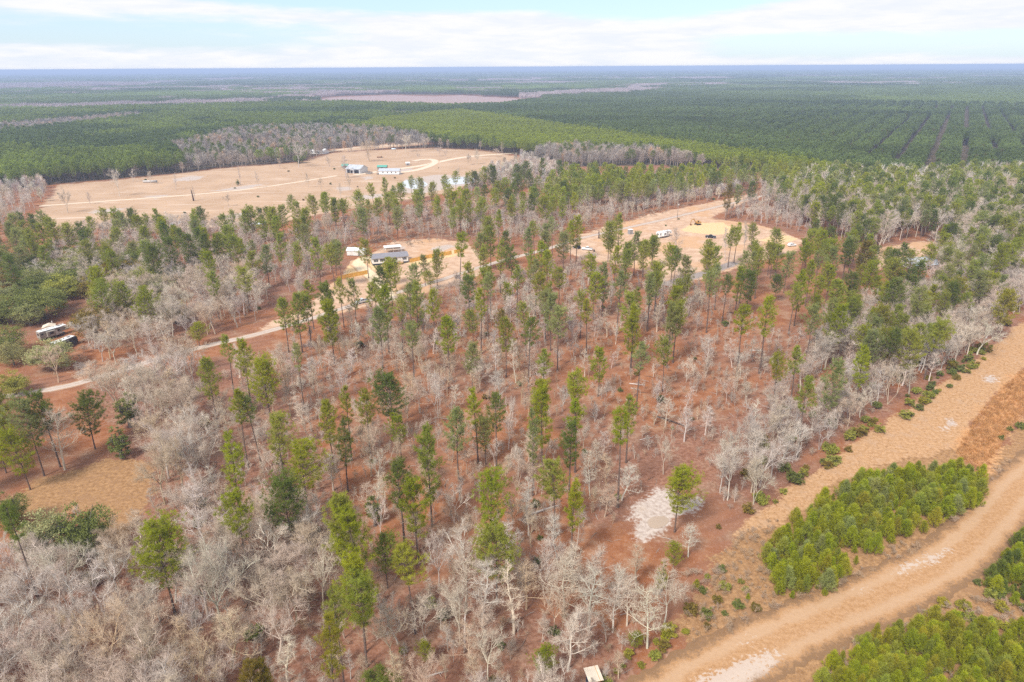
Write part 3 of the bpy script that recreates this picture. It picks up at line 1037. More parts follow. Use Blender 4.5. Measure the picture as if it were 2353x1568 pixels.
region(735.3, 367.6, .34, [
    (430, 110, 60), (265, 190, 110), (350, 145, 70), (380, 240, 90), (540, 140, 90), (490, 165, 60, G_), (615, 95, 60, G_), (680, 105, 80), (750, 135, 70), (655, 195, 90), (840, 90, 70), (850, 150, 90),
    (915, 65, 70), (990, 70, 70), (1045, 60, 80), (1110, 40, 70), (1170, 20, 90, D_), (1190, 130, 100), (1250, 110, 100), (1280, 175, 110, D_), (980, 185, 100), (900, 200, 90), (1080, 240, 110), (510, 255, 70),
    (320, 260, 60), (150, 255, 50), (90, 245, 60), (25, 210, 70), (280, 300, 130), (510, 300, 100, G_), (1330, 20, 90, D_), (1380, 0, 100, D_), (1420, 60, 90, D_), (1340, 80, 120, D_), (1500, -20, 60, D_),
    (1620, -10, 60, D_), (1560, 60, 80, G_), (1640, 130, 90), (1720, 210, 60), (1520, 220, 110, B_), (1640, 240, 70), (1870, 0, 80), (1870, 80, 120), (1950, 20, 90), (2030, 50, 90), (2100, 60, 90), (2230, 80, 120, B_),
    (2050, 130, 120, G_), (1290, 240, 70, Y_), (1365, 270, 70), (1205, 330, 70), (1130, 360, 120), (1150, 430, 110), (1080, 470, 120), (1450, 400, 90), (1540, 415, 90), (1575, 370, 80, G_), (1650, 465, 120), (1700, 400, 70),
    (1740, 365, 110, 690, B_), (1960, 395, 120, 690), (2030, 345, 90, 700), (1970, 490, 80, 690), (2140, 470, 100, 780), (2255, 500, 100, 740), (2080, 530, 120, 810), (2195, 530, 100, 830), (2290, 675, 100),
    (1830, 620, 120), (1925, 675, 110, 1060, G_), (930, 480, 120, 910), (85, 530, 130, 780), (305, 520, 110, 800), (780, 580, 110, 880), (700, 630, 80, 850, G_), (1215, 530, 80, 900), (1300, 555, 130, 920), (1500, 540, 90, 830, B_),
    (1420, 600, 80, 940), (1100, 560, 80, 830), (445, 650, 120, 850, B_), (500, 655, 130, 890), (410, 700, 120), (740, 740, 110, 880), (30, 805, 120, D_), (215, 790, 110, 1110, G_), (325, 810, 90, 1240), (430, 830, 130, 1300, B_),
    (640, 800, 120, 1250), (760, 855, 110, 1280), (530, 895, 130, 1310), (50, 935, 140, 1360, B_), (390, 980, 130, G_), (1125, 750, 80, 1210, G_), (1080, 850, 100, 1310, B_), (1270, 815, 90, 1040, B_), (1330, 700, 90, 1100),
    (1460, 660, 100, 1060), (1545, 810, 90), (1530, 860, 120, G_), (1620, 710, 130, 1000), (1860, 740, 130, 1080, B_), (1770, 860, 120), (1395, 945, 100, 1330), (1215, 995, 100, 1350, O_), (1030, 995, 130, 1230),
    (2030, 740, 100, 1180, G_), (2160, 855, 80), (2240, 760, 80, 1160), (2280, 740, 80, 1080), (2130, 965, 110), (2120, 1040, 130, B_), (2170, 1215, 120, G_), (855, 1040, 130, 1490, B_),
    (1020, 1225, 130, 1540), (1510, 1265, 110), (1895, 1260, 130, 1600, B_), (1740, 1385, 180, B_), (1500, 1460, 160, B_), (460, 1395, 260, D_)])
region(1470.6, 367.6, .375, [
    (550, 140, 70, 370, O_), (690, 120, 70), (610, 140, 70), (570, 385, 110, 660), (700, 375, 90, 540), (605, 380, 50, B_), (850, 405, 90, 600), (425, 480, 110, 690, B_), (210, 500, 120, 760), (90, 450, 80, 660), (35, 475, 90, 720),
    (120, 615, 110, 980), (650, 545, 90), (745, 530, 80), (1080, 350, 80, D_), (1050, 410, 100), (1320, 415, 120, 650, B_), (1390, 350, 100, D_), (1390, 480, 110, O_), (1430, 600, 130, B_), (1095, 240, 90, B_), (1200, 520, 100, 810, G_),
    (1060, 600, 80, B_), (920, 545, 100, G_), (1000, 660, 100, B_), (960, 740, 110), (850, 685, 90, 870), (620, 640, 90), (690, 650, 130, D_), (450, 650, 130, 1060), (490, 620, 60), (540, 680, 100), (240, 720, 110, 950), (290, 690, 80, 960),
    (650, 860, 130, 1330, B_), (800, 815, 130, 1310, B_), (165, 1075, 130, 1420), (70, 690, 80, 1040), (1320, 670, 130, D_), (1220, 720, 120), (1570, 700, 140, D_), (1680, 540, 110, 700), (1790, 500, 110), (1750, 750, 150, G_),
    (1980, 700, 170, 960, Y_), (2100, 560, 130), (2230, 490, 130), (2100, 300, 160, G_), (2110, 660, 130, G_), (2270, 760, 150, Y_), (1180, 830, 120), (1230, 870, 140, B_), (1080, 860, 120, G_), (1560, 1010, 120, D_), (1700, 1010, 200),
    (1430, 1010, 150, G_), (1400, 1120, 110, B_), (870, 1155, 140, Y_), (980, 1130, 110), (1050, 1320, 120), (1220, 1210, 150, G_), (1840, 940, 160)])
region(0, 873.1, .4433, [(410, 45, 200, 360, D_), (50, 230, 200, 570, B_), (100, 70, 180), (190, 30, 170, D_), (785, 705, 250), (1205, 545, 150, B_), (1165, 265, 120, B_), (1215, 40, 100, B_), (1290, 60, 110), (30, 630, 100, D_),
                         (1260, 1460, 130, O_)])
region(588.2, 873.1, .4433, [
    (735, 165, 110, 420, B_), (880, 210, 150, 760), (1035, 135, 120, 520), (1140, 30, 90), (1240, 50, 110, D_), (1185, 170, 120, 440, G_), (360, 95, 110, 480, Y_), (435, 195, 100, D_), (560, 35, 100, 400, Y_),
    (455, 25, 70, Y_), (90, 150, 150), (215, 295, 190), (130, 470, 200, D_), (420, 575, 170), (480, 640, 200, B_), (735, 395, 140, D_), (810, 480, 150, B_), (1210, 450, 180, B_), (1240, 700, 220), (655, 780, 140, 1080),
    (790, 830, 180, Y_), (510, 900, 190, B_), (520, 1000, 200), (390, 1075, 110), (340, 1200, 120, Y_), (580, 1455, 180), (40, 1460, 120, O_)])
region(1176.5, 873.1, .4433, [(160, 10, 130, B_), (340, 90, 120, 480, B_), (310, 190, 110), (615, 60, 90), (580, 140, 120, 660, B_), (235, 380, 170, M_), (320, 490, 90), (880, 420, 180, 790, B_), (110, 140, 80)])
for x, y, w, hh in ((1248, 1476, 58, 8), (1461, 1447, 38, 4.5), (1553, 1246, 40, 7), (977, 1467, 40, 6), (448, 740, 50, 9)):
    place('pine_tree', x, y, w, 0, B_, h=hh)
# evergreen oaks, cedars
for x, y, w, hh, tn in ((82, 653, 112, 14, D_), (10, 670, 100, 13, D_), (-10, 740, 90, 12, D_), (130, 625, 80, 12, M_), (255, 665, 70, 11, O_), (330, 600, 70, 11, M_), (345, 668, 60, 10, M_), (60, 610, 70, 11, D_), (395, 690, 60, 9, G_), (20, 850, 60, 8, M_), (5, 1130, 70, 9, D_), (204, 693, 99, 14, O_), (102, 776, 99, 11, G_), (15, 780, 60, 9, G_), (357, 632, 85, 11, G_), (289, 620, 90, 11, G_), (160, 602, 95, 12, D_), (168, 1157, 116, 12, D_), (75, 1170, 110, 12, G_),
                        (686, 352, 50, 10, D_), (660, 335, 60, 10, D_), (232, 640, 80, 10, M_), (400, 610, 60, 9, M_)):
    place('oak_tree', x, y, w, 0, tn, h=hh)
for x, y, w, hh, tn in ((405, 602, 38, 9, D_), (440, 575, 44, 10, D_), (284, 905, 55, 10, D_), (262, 980, 45, 9, D_), (517, 634, 48, 11, O_), (855, 1135, 36, 8, D_), (1525, 1290, 26, 7, M_), (855, 300, 40, 11, O_), (440, 330, 22, 9, M_), (545, 412, 10, 5, D_)):
    place('cedar_tree', x, y, w, 0, tn, h=hh)
# bare trees that stand out
for x, y, w, b, tn, sty in (
        (106, 930, 80, 1080, 'whitish', 'leader'), (465, 1241, 146, 1450, 'whitish', 'spread'), (128, 1250, 124, 1385, 'whitish', 'spread'), (425, 1352, 66, 1503, 'whitish', 'spread'), (310, 1383, 89, 1540, 'pinkish grey', 'spread'),
        (245, 832, 90, 940, 'tan', 'spread'), (378, 678, 60, 775, 'whitish', 'spread'), (260, 720, 55, 780, 'whitish', 'spread'), (1360, 1032, 45, 1140, 'whitish', 'leader'), (1435, 1055, 60, 1150, 'whitish', 'leader'),
        (1532, 1000, 60, 1090, 'pinkish grey', 'spread'), (1580, 935, 40, 1015, 'whitish', 'leader'), (1628, 930, 35, 1000, 'whitish', 'leader'), (1580, 880, 50, 950, 'pinkish grey', 'leader'),
        (1470, 1230, 110, 1345, 'tan', 'leader'), (1500, 1345, 80, 1490, 'whitish', 'leader'), (1300, 1268, 110, 1420, 'whitish', 'leader'), (1360, 1290, 90, 1450, 'whitish', 'leader'), (1590, 1200, 50, 1280, 'whitish', 'leader'),
        (1690, 1010, 95, 1150, 'whitish', 'spread'), (1765, 990, 110, 1120, 'whitish', 'spread'), (1990, 890, 70, 960, 'whitish', 'spread'), (2268, 730, 95, 815, 'whitish', 'spread'), (1632, 775, 40, 840, 'whitish', 'leader'),
        (1690, 780, 45, 845, 'pinkish grey', 'leader'), (1700, 835, 70, 900, 'pinkish grey', 'leader'), (2037, 480, 34, 590, 'pinkish grey', 'leader'), (1185, 780, 30, 880, 'whitish', 'leader'), (1148, 845, 35, 935, 'whitish', 'leader'),
        (1050, 1320, 90, 1480, 'whitish', 'spread'), (968, 1360, 90, 1465, 'whitish', 'multi'), (905, 1375, 60, 1480, 'whitish', 'leader'), (720, 1235, 110, 1400, 'whitish', 'spread'), (1120, 1440, 100, 1568, 'whitish', 'spread'),
        (640, 1440, 70, 1568, 'whitish', 'leader'), (340, 990, 120, 1160, 'tan', 'spread'), (420, 930, 100, 1050, 'whitish', 'spread'), (1283, 1190, 45, 1290, 'whitish', 'leader'), (1325, 1170, 55, 1280, 'pinkish grey', 'leader'),
        (1215, 1130, 50, 1230, 'whitish', 'leader'), (845, 345, 14, 370, 'grey', 'leader'),
        (260, 383, 22, 452, 'whitish', 'spread'), (140, 425, 20, 490, 'grey', 'multi'), (397, 395, 8, 437, 'grey', 'leader'), (546, 378, 7, 425, 'grey', 'leader'), (442, 425, 6, 462, 'grey', 'leader'),
        (755, 358, 22, 384, 'grey', 'leader'), (790, 355, 20, 410, 'grey', 'leader'), (845, 318, 35, 372, 'tan', 'spread'), (930, 305, 38, 350, 'whitish', 'spread'), (975, 312, 30, 345, 'pinkish grey', 'spread'), (1010, 335, 18, 360, 'grey', 'spread'),
        (1023, 342, 14, 363, 'pinkish grey', 'spread'), (800, 395, 12, 440, 'grey', 'leader'), (735, 405, 16, 440, 'pinkish grey', 'multi'), (780, 420, 10, 456, 'grey', 'leader'), (1075, 350, 14, 380, 'pinkish grey', 'multi'), (1095, 340, 16, 378, 'grey', 'leader'),
        (1140, 340, 22, 362, 'pinkish grey', 'spread'), (680, 330, 45, 385, 'grey', 'spread'), (590, 392, 9, 432, 'grey', 'leader'), (640, 362, 12, 388, 'pinkish grey', 'leader'), (705, 395, 10, 432, 'grey', 'leader'), (340, 392, 14, 424, 'whitish', 'leader'), (300, 388, 14, 418, 'whitish', 'leader'), (1050, 385, 12, 412, 'grey', 'leader'), (520, 440, 12, 475, 'pinkish grey', 'multi'), (200, 440, 12, 470, 'grey', 'leader'), (960, 350, 10, 370, 'grey', 'spread'), (1560, 520, 30, 600, 'grey', 'leader'), (1675, 520, 12, 600, 'grey', 'leader'), (1718, 505, 14, 580, 'grey', 'leader')):
    place('bare_tree', x, y, w, b, tn, style=sty)

KEEP = [(840, 585), (915, 598), (925, 590), (896, 578), (812, 578), (1322, 565), (1345, 570), (1522, 538), (1632, 541), (1603, 512), (1448, 530), (1820, 562), (2100, 590), (2140, 590), (110, 770), (125, 765), (150, 775), (830, 688), (1360, 1545), (1360, 1560),
        (1512, 1200), (1530, 1150), (1480, 1180), (810, 640), (980, 590), (1025, 585), (106, 1000), (106, 1060), (1470, 525), (1540, 503), (1700, 462), (895, 570), (120, 755), (1450, 535), (820, 385), (890, 395), (940, 425),
        (168, 1200), (75, 1210), (200, 1110), (280, 1100), (230, 1180), (310, 1130), (120, 1110), (640, 748), (700, 738), (560, 775), (1130, 605), (1000, 645), (480, 795)]
KEEP += [tuple(c_) for c_ in [(proj([[r['x'], r['y'], r['h'] * .8]])[0][0], proj([[r['x'], r['y'], r['h'] * .8]])[0][1]) for r in RECS if r['kind'] in ('pine_tree', 'oak_tree')] if c_[1] > 850]
KEEP = np.array(KEEP, float)


def hexpts(pg, sp, jit=.42):
    lo, hi = pg.min(0), pg.max(0)
    lo = np.maximum(lo, [-1500, -20])
    hi = np.minimum(hi, [1500, 3000])
    xs = np.arange(lo[0], hi[0], sp)
    ys = np.arange(lo[1], hi[1], sp * .87)
    X, Y = np.meshgrid(xs, ys)
    X = X + (np.arange(len(ys)) % 2)[:, None] * sp / 2
    q = np.stack([X.ravel(), Y.ravel()], 1) + rng.uniform(-jit, jit, (X.size, 2)) * sp
    return q[inside(q, pg)]


def clear_of(q, margin=1.0, zones=('pasture', 'yard', 'dirt', 'row', 'sand', 'ysand'), zm=1.5):
    ok = np.ones(len(q), bool)
    for c, w in ROADS.values():
        ww = 9 if callable(w) else w
        ok &= seg_dist(q, c, False) > ww / 2 + margin
    for z in zones:
        for pg in Z[z]:
            ok &= sdf(q, pg) < -zm
    return ok


def sapl(dpts, spc, hr, tones, keep=1.0):
    pts = hexpts(poly(*dpts), spc)
    pts = pts[clear_of(pts, .5)]
    for p_ in pts[rng.uniform(size=len(pts)) < keep]:
        h_ = rng.uniform(*hr)
        SAP.append((p_[0], p_[1], h_, h_ * rng.uniform(.45, .8), str(rng.choice(tones))))


SAP = []


def fill(kind, dpts, sp, hr, wr, tones, styles=None, keep=1.0, gap=.6, zones=('pasture', 'yard', 'dirt', 'row', 'sand', 'ysand'), margin=1.5):
    pg = poly(*dpts)
    q = hexpts(pg, sp)
    q = q[clear_of(q, margin, zones)]
    q = q[rng.uniform(size=len(q)) < keep]
    if kind == 'young_pine' and sp < 2.5:
        q = q[(sdf(q, pg) > rng.uniform(0, 2.2, len(q))) & (smooth_noise(q, .3, 41) > -1.0)]
    ex = np.array([[r['x'], r['y']] for r in RECS if r['kind'] == kind]) if RECS else np.zeros((0, 2))
    for p in q:
        if len(ex) and np.min(np.hypot(*(ex - p).T)) < sp * gap:
            continue
        h = rng.uniform(*hr)
        W = h * rng.uniform(*wr)
        t = proj([[p[0], p[1], h], [p[0], p[1], 0], [p[0], p[1], h * .5]])
        ww = W / t[2][2] * F_PX * .5
        if np.any((np.abs(KEEP[:, 0] - t[0][0]) < ww + 2) & (KEEP[:, 1] > t[0][1] - 3) & (KEEP[:, 1] < t[1][1])):
            continue
        RECS.append(dict(kind=kind, x=p[0], y=p[1], h=h, W=W, tone=str(rng.choice(tones)), style=str(rng.choice(styles)) if styles else None, hand=False))


PTN = [M_, M_, M_, B_, G_, D_]
# right hand woods
fill('pine_tree', [(1900, 880), (2060, 870), (2180, 800), (2353, 690), (2500, 600), (2353, 560), (2200, 620), (2000, 620), (1880, 700), (1830, 800)], 9.5, (12, 19), (.28, .4), PTN + [Y_])
fill('pine_tree', [(1690, 700), (1880, 700), (2000, 640), (1980, 590), (1850, 600), (1720, 630)], 10, (17, 21), (.24, .34), PTN)
fill('pine_tree', [(1740, 440), (1900, 425), (2100, 432), (2353, 420), (2500, 430), (2500, 600), (2353, 600), (2150, 640), (1980, 570), (1880, 540), (1800, 500), (1760, 470)], 9, (16, 22), (.26, .38), PTN + [G_, D_])
fill('pine_tree', [(1230, 470), (1300, 425), (1500, 430), (1620, 425), (1700, 410), (1880, 418), (1760, 436), (1600, 462), (1480, 490), (1380, 490), (1280, 510)], 9, (16, 21), (.26, .36), PTN)
fill('pine_tree', [(500, 560), (700, 520), (900, 500), (1150, 470), (1300, 480), (1330, 520), (1150, 545), (900, 550), (780, 560), (640, 610)], 15, (17, 21), (.25, .34), PTN)
fill('pine_tree', [(-100, 560), (60, 545), (180, 560), (120, 640), (-100, 680)], 11, (14, 19), (.3, .4), [M_, D_, G_])
fill('pine_tree', [(-200, 980), (0, 960), (90, 990), (30, 1120), (-200, 1180)], 9, (15, 20), (.35, .45), [M_, B_, D_])
fill('pine_tree', [(1150, 700), (1500, 640), (1690, 640), (1690, 720), (1500, 800), (1250, 800)], 19, (18, 23), (.24, .32), PTN)
fill('pine_tree', [(620, 720), (760, 680), (1000, 640), (1300, 590), (1600, 650), (1700, 720), (1600, 850), (1200, 900), (800, 880)], 15, (19, 24), (.2, .3), PTN + [G_, Y_])
fill('oak_tree', [(0, 640), (120, 600), (300, 590), (400, 640), (330, 690), (180, 690), (60, 760), (-60, 770)], 12, (9, 13), (.9, 1.15), [D_, M_, G_, O_], gap=.5)
fill('pine_tree', [(130, 600), (240, 540), (420, 530), (640, 560), (620, 640), (420, 640), (240, 680)], 15, (14, 19), (.3, .42), [M_, D_, G_, B_])
# bare woods
BTN = ['whitish', 'whitish', 'pinkish grey', 'tan', 'grey']
fill('bare_tree', [(-300, 1700), (-250, 1400), (0, 1330), (230, 1290), (330, 1190), (350, 1080), (300, 990), (230, 900), (420, 850), (560, 850), (640, 980), (720, 1130), (800, 1250), (880, 1380), (930, 1800), (300, 2000), (-200, 1950)],
     6.0, (9.5, 15.5), (.6, .95), ['whitish', 'pinkish grey', 'tan', 'pinkish grey'], ['spread', 'spread', 'leader', 'multi'])
fill('bare_tree', [(930, 1900), (880, 1380), (960, 1310), (1150, 1330), (1250, 1300), (1420, 1320), (1600, 1330), (1600, 1430), (1480, 1530), (1330, 1640)], 5.8, (8.5, 15), (.42, .75), ['whitish', 'whitish', 'pinkish grey', 'tan'], ['leader', 'leader', 'spread', 'multi'])
fill('bare_tree', [(720, 1100), (650, 930), (600, 850), (760, 820), (1000, 830), (1250, 850), (1400, 1000), (1400, 1200), (1250, 1310), (900, 1330), (800, 1230)], 6, (7, 12), (.42, .65), ['pinkish grey', 'whitish', 'tan'], ['leader', 'leader', 'spread', 'multi'], .75)
fill('bare_tree', [(1400, 1200), (1300, 900), (1250, 850), (1400, 780), (1640, 760), (1800, 860), (1700, 950), (1560, 1000), (1440, 1110)], 10, (6, 10), (.45, .65), ['pinkish grey', 'whitish'], ['leader', 'multi', 'spread'], .62)
fill('bare_tree', [(620, 840), (720, 780), (960, 690), (1300, 620), (1600, 660), (1640, 760), (1400, 780), (1000, 830)], 7.6, (7, 12), (.4, .6), ['pinkish grey', 'whitish', 'grey'], ['leader', 'multi'], .75)
fill('bare_tree', [(120, 890), (190, 770), (250, 690), (330, 650), (560, 640), (640, 690), (590, 745), (420, 800), (230, 850)], 6.2, (9, 14), (.6, .9), BTN, ['spread', 'spread', 'leader'])
fill('bare_tree', [(60, 650), (150, 560), (240, 540), (360, 525), (560, 530), (650, 560), (640, 640), (520, 650), (380, 640), (250, 690)], 7.5, (9, 13), (.6, .9), ['pinkish grey', 'grey', 'whitish'], ['spread', 'leader'])
fill('bare_tree', [(600, 640), (640, 560), (760, 520), (900, 500), (1200, 465), (1400, 480), (1560, 440), (1740, 436), (1600, 475), (1480, 505), (1320, 540), (1240, 570), (1060, 548), (900, 552), (780, 575), (760, 630), (690, 690)], 7, (7, 12), (.4, .6), ['pinkish grey', 'grey', 'pinkish grey', 'whitish'], ['leader', 'multi', 'spread'])
fill('bare_tree', [(1620, 1180), (1640, 1090), (1740, 1000), (1820, 880), (1900, 780), (2060, 690), (2353, 600), (2480, 560), (2400, 680), (2250, 800), (2090, 910), (1930, 1000), (1800, 1110), (1700, 1190)], 5.2, (8, 15), (.5, .85), ['whitish', 'pinkish grey', 'grey'], ['spread', 'leader', 'multi'], .9)
fill('bare_tree', [(1740, 470), (1850, 420), (2100, 425), (2353, 415), (2450, 520), (2353, 640), (2150, 650), (1980, 570), (1850, 530)], 7, (14, 19), (.4, .6), ['pinkish grey', 'whitish', 'grey'], ['leader', 'spread'])
fill('bare_tree', [(-200, 470), (0, 430), (130, 430), (90, 490), (50, 530), (-100, 560), (-300, 560)], 9, (9, 13), (.45, .65), ['whitish', 'pinkish grey', 'grey'], ['leader', 'spread'])
fill('bare_tree', [(1750, 1700), (1850, 1540), (2000, 1450), (2200, 1400), (2353, 1400), (2500, 1600)], 8, (2.5, 4.5), (.9, 1.3), ['pinkish grey', 'grey'], ['multi'], .8)
fill('bare_tree', [(1600, 1450), (1560, 1330), (1680, 1260), (1760, 1330), (1740, 1400)], 7, (2.5, 5), (.8, 1.1), ['pinkish grey', 'grey'], ['multi'], .6)
sapl([(620, 1350), (560, 850), (760, 760), (1000, 680), (1300, 620), (1640, 660), (1800, 780), (1750, 900), (1560, 1000), (1420, 1200), (1250, 1350), (900, 1400)], 3.6, (1.6, 4.5), ['pinkish grey', 'whitish', 'grey', 'tan'], .75)
sapl([(1560, 1000), (1800, 780), (1900, 720), (2200, 640), (2353, 640), (2200, 830), (1900, 1000), (1680, 1180)], 3.8, (1.6, 4.5), ['pinkish grey', 'whitish', 'grey'], .75)
sapl([(-200, 1500), (250, 1150), (600, 850), (900, 1400), (1500, 1430), (1400, 1600), (600, 1900)], 3.6, (2.2, 6.5), ['pinkish grey', 'tan', 'whitish', 'grey'], .8)
fill('bare_tree', [(1230, 470), (1300, 415), (1500, 420), (1700, 405), (1800, 425), (1600, 468), (1480, 500), (1300, 520)], 8, (7, 12), (.4, .65), ['pinkish grey', 'grey', 'whitish'], ['leader', 'spread'])
fill('bare_tree', [(1110, 400), (1190, 362), (1250, 380), (1310, 405), (1260, 445), (1150, 440), (1060, 455)], 7, (8, 13), (.4, .65), ['pinkish grey', 'grey', 'whitish'], ['leader', 'spread'])
fill('shrub', [(1340, 1620), (1480, 1545), (1640, 1470), (1710, 1440), (1640, 1415), (1480, 1475), (1330, 1550)], 2.8, (.8, 2.2), (.9, 1.4), ['olive brown', 'mid green', 'yellowish', 'bright green'], zones=(), keep=.8)
fill('shrub', [(130, 440), (400, 408), (690, 380), (1000, 360), (1100, 380), (800, 470), (400, 515), (150, 510)], 55, (1, 2), (.9, 1.5), ['olive brown', 'dark green'], zones=(), keep=.7)
fill('bare_tree', [(1650, 500), (1745, 456), (1850, 440), (1920, 500), (1880, 545), (1740, 512)], 5.5, (6, 11), (.45, .7), ['pinkish grey', 'grey', 'whitish'], ['leader', 'multi', 'spread'], .9)
fill('shrub', [(1480, 1560), (1560, 1400), (1640, 1290), (1700, 1330), (1770, 1400), (1640, 1490)], 3.6, (.8, 2.2), (.9, 1.4), ['olive brown', 'mid green', 'bright green', 'dark green'], zones=(), keep=.85)
# young pines in thickets beside the track
TH = [(1745, 1345), (1735, 1270), (1830, 1190), (1945, 1120), (2050, 1095), (2140, 1085), (2215, 1085), (2268, 1130), (2258, 1180), (2160, 1215), (2070, 1250), (1980, 1305), (1870, 1395), (1800, 1390)]
fill('young_pine', TH, 1.6, (1.8, 6.2), (.36, .6), [B_, B_, M_, B_, Y_, G_], zones=(), margin=-1, gap=.3, keep=.86)
fill('young_pine', [(2090, 1150), (2140, 1095), (2210, 1090), (2260, 1130), (2250, 1170), (2150, 1195)], 1.9, (4.0, 6.2), (.42, .56), [M_, M_, B_], zones=(), margin=-1, gap=.5)
fill('young_pine', [(1800, 1720), (1890, 1540), (1980, 1460), (2100, 1440), (2250, 1440), (2420, 1500), (2500, 1700), (2300, 1850)], 1.6, (1.6, 5.6), (.36, .62), [B_, M_, B_, Y_], zones=(), keep=.88)
fill('young_pine', [(2235, 1350), (2290, 1280), (2353, 1230), (2480, 1200), (2480, 1380), (2353, 1400), (2290, 1385)], 1.7, (2.0, 5), (.42, .62), [D_, M_, B_], zones=(), keep=.9)
fill('young_pine', [(1700, 1400), (1740, 1240), (1850, 1170), (2050, 1080), (2240, 1070), (2300, 1120), (2260, 1200), (2060, 1270), (1880, 1410)], 4.2, (.7, 2.4), (.45, .65), [B_, Y_, M_], zones=(), keep=.6)
fill('young_pine', [(1560, 1460), (1600, 1330), (1690, 1260), (1760, 1240), (1860, 1160), (1960, 1090), (1900, 1080), (1780, 1180), (1640, 1290)], 8, (1.2, 2.6), (.5, .7), [B_, B_, Y_], zones=(), keep=.6)
fill('young_pine', [(1480, 1560), (1600, 1440), (1760, 1400), (1860, 1390), (1780, 1440), (1640, 1510)], 6, (1, 2.4), (.45, .6), [B_, Y_], zones=(), keep=.5)
# shrubs under the trees and along the edges
SG = ['dark green', 'mid green', 'olive brown']
fill('shrub', [(1600, 1210), (1700, 1190), (1850, 1080), (2000, 960), (2120, 880), (2260, 790), (2300, 800), (2140, 930), (1980, 1020), (1830, 1130), (1700, 1220)], 3.4, (.9, 2.8), (1, 1.5), ['yellowish', 'mid green', 'olive brown', 'dark green', 'mid green'], zones=(), keep=.75)
fill('shrub', [(1660, 1100), (1800, 950), (1950, 880), (2150, 780), (2353, 640), (2353, 720), (2150, 860), (1950, 980), (1780, 1100)], 7, (1.5, 3), (1, 1.4), SG, keep=.8)
fill('shrub', [(900, 1500), (900, 1350), (1100, 1330), (1260, 1420), (1500, 1450), (1450, 1600), (1200, 1650)], 7.5, (1, 2), (1, 1.5), SG, keep=.6)
fill('shrub', [(1840, 1650), (1900, 1520), (2100, 1410), (2240, 1320), (2353, 1220), (2500, 1200), (2500, 1500), (2300, 1750)], 3.2, (.8, 2.0), (1.1, 1.6), ['olive brown', 'mid green', 'yellowish', 'dark green'], zones=(), keep=.6)
fill('shrub', [(-100, 1600), (0, 1380), (400, 1000), (600, 900), (760, 1250), (850, 1600)], 12, (1.2, 2.6), (1, 1.5), SG, keep=.6)
fill('shrub', [(800, 1200), (900, 800), (1400, 700), (1750, 700), (1500, 1150)], 20, (.9, 1.8), (.9, 1.3), SG, keep=.5)
for x, y, hh in ((1518, 925, 2.2), (1665, 750, 2.5), (1700, 640, 2), (1020, 1420, 1.8), (450, 1420, 1.4), (1420, 1145, 1.2), (1425, 900, 1.5), (825, 800, 3), (1530, 520, 1), (1560, 505, 1), (1235, 1295, 1.5), (2345, 985, 2), (2300, 1010, 1.4), (2240, 1130, 1.5), (2320, 990, 1.4),
                 (1640, 460, 2), (595, 712, 1.6), (1240, 1240, 1.2)):
    g_ = P(x, y)
    RECS.append(dict(kind='shrub', x=g_.x, y=g_.y, h=hh, W=hh * 1.1, tone='dark green', style=None, hand=True))

# ------------------------------------------------------------------ the largest in view become things of their own
LIMIT = {'pine_tree': 300, 'bare_tree': 300, 'young_pine': 298, 'shrub': 299, 'oak_tree': 99, 'cedar_tree': 99}
for r in RECS:
    t = proj([[r['x'], r['y'], r['h']], [r['x'], r['y'], 0], [r['x'], r['y'], r['h'] * .7]])
    r['px'] = t
    r['size'] = r['h'] / t[2][2]
    r['in'] = (t[2][2] > 5) and (-20 < t[2][0] < FW + 20) and (t[0][1] < FH - 8) and (t[1][1] > 150)
THINGS, REST = [], []
for k, lim in LIMIT.items():
    rs = sorted([r for r in RECS if r['kind'] == k], key=lambda r: (not r['in'], not (r['hand'] and k != 'shrub'), -r['size']))
    n = 0
    for r in rs:
        if r['in'] and n < lim:
            THINGS.append(r)
            n += 1
        else:
            REST.append(r)
    print(k, 'things', n, 'all', len(rs))

# places a label can point at, by their position in the frame
LAND = [('the white sand patch', 1520, 1150), ('the muddy pond', 1512, 1200), ('the tan-roofed hunting blind', 1360, 1550), ('the rusty sedge strip', 2270, 990), ('the silver pickup', 828, 688), ('the black off-road car', 1325, 566),
        ('the white pickup', 1348, 570), ('the lone white camper', 1524, 540), ('the black pickup', 1632, 541), ('the yellow excavator', 1603, 512), ('the utility pole', 1556, 490), ('the grey outhouse', 1448, 531),
        ('the white parked car', 1820, 562), ('the metal-roofed building', 2120, 595), ('the blue barrel', 2038, 601), ('the grey-roofed house', 898, 590), ('the white shed', 812, 578), ('the metal barn', 818, 390),
        ('the white farmhouse', 893, 395), ('the two oak-shaded campers', 130, 770), ('the left plank fence', 812, 638), ('the right plank fence', 1000, 591), ('the left clearing', 200, 1130), ('the leaning white dead tree', 120, 1010),
        ('the fallen dark log', 1545, 970), ('the fallen white log', 1245, 1175), ('the gravel pad', 1600, 640), ('the road at the left edge', 60, 905), ('the bend of the gravel road', 500, 790), ('the pasture pond', 945, 424),
        ('the far road end', 1740, 455), ('the bottom left corner', 40, 1540), ('the bottom edge centre', 1000, 1560), ('the sandy lower track', 1700, 1540), ('the right thicket end', 2230, 1120),
        ('the left thicket end', 1770, 1330), ('the bottom right corner', 2330, 1550), ('the tan strip top', 2340, 740), ('the bare red floor', 1640, 850), ('the left pasture corner', 130, 440),
        ('the white sandy bank', 2110, 1300), ('the left edge below pasture', 20, 560), ('the olive-brown cedar', 517, 660), ('the round oak over the campers', 204, 730), ('the dark wide oak', 82, 690), ('the oak before the campers', 102, 810),
        ('the red gap between stands', 620, 715), ('the plantation right edge', 2330, 430), ('the central red opening', 1010, 850), ('the plantation front', 1400, 385), ('the pale fallen log', 1445, 885)]
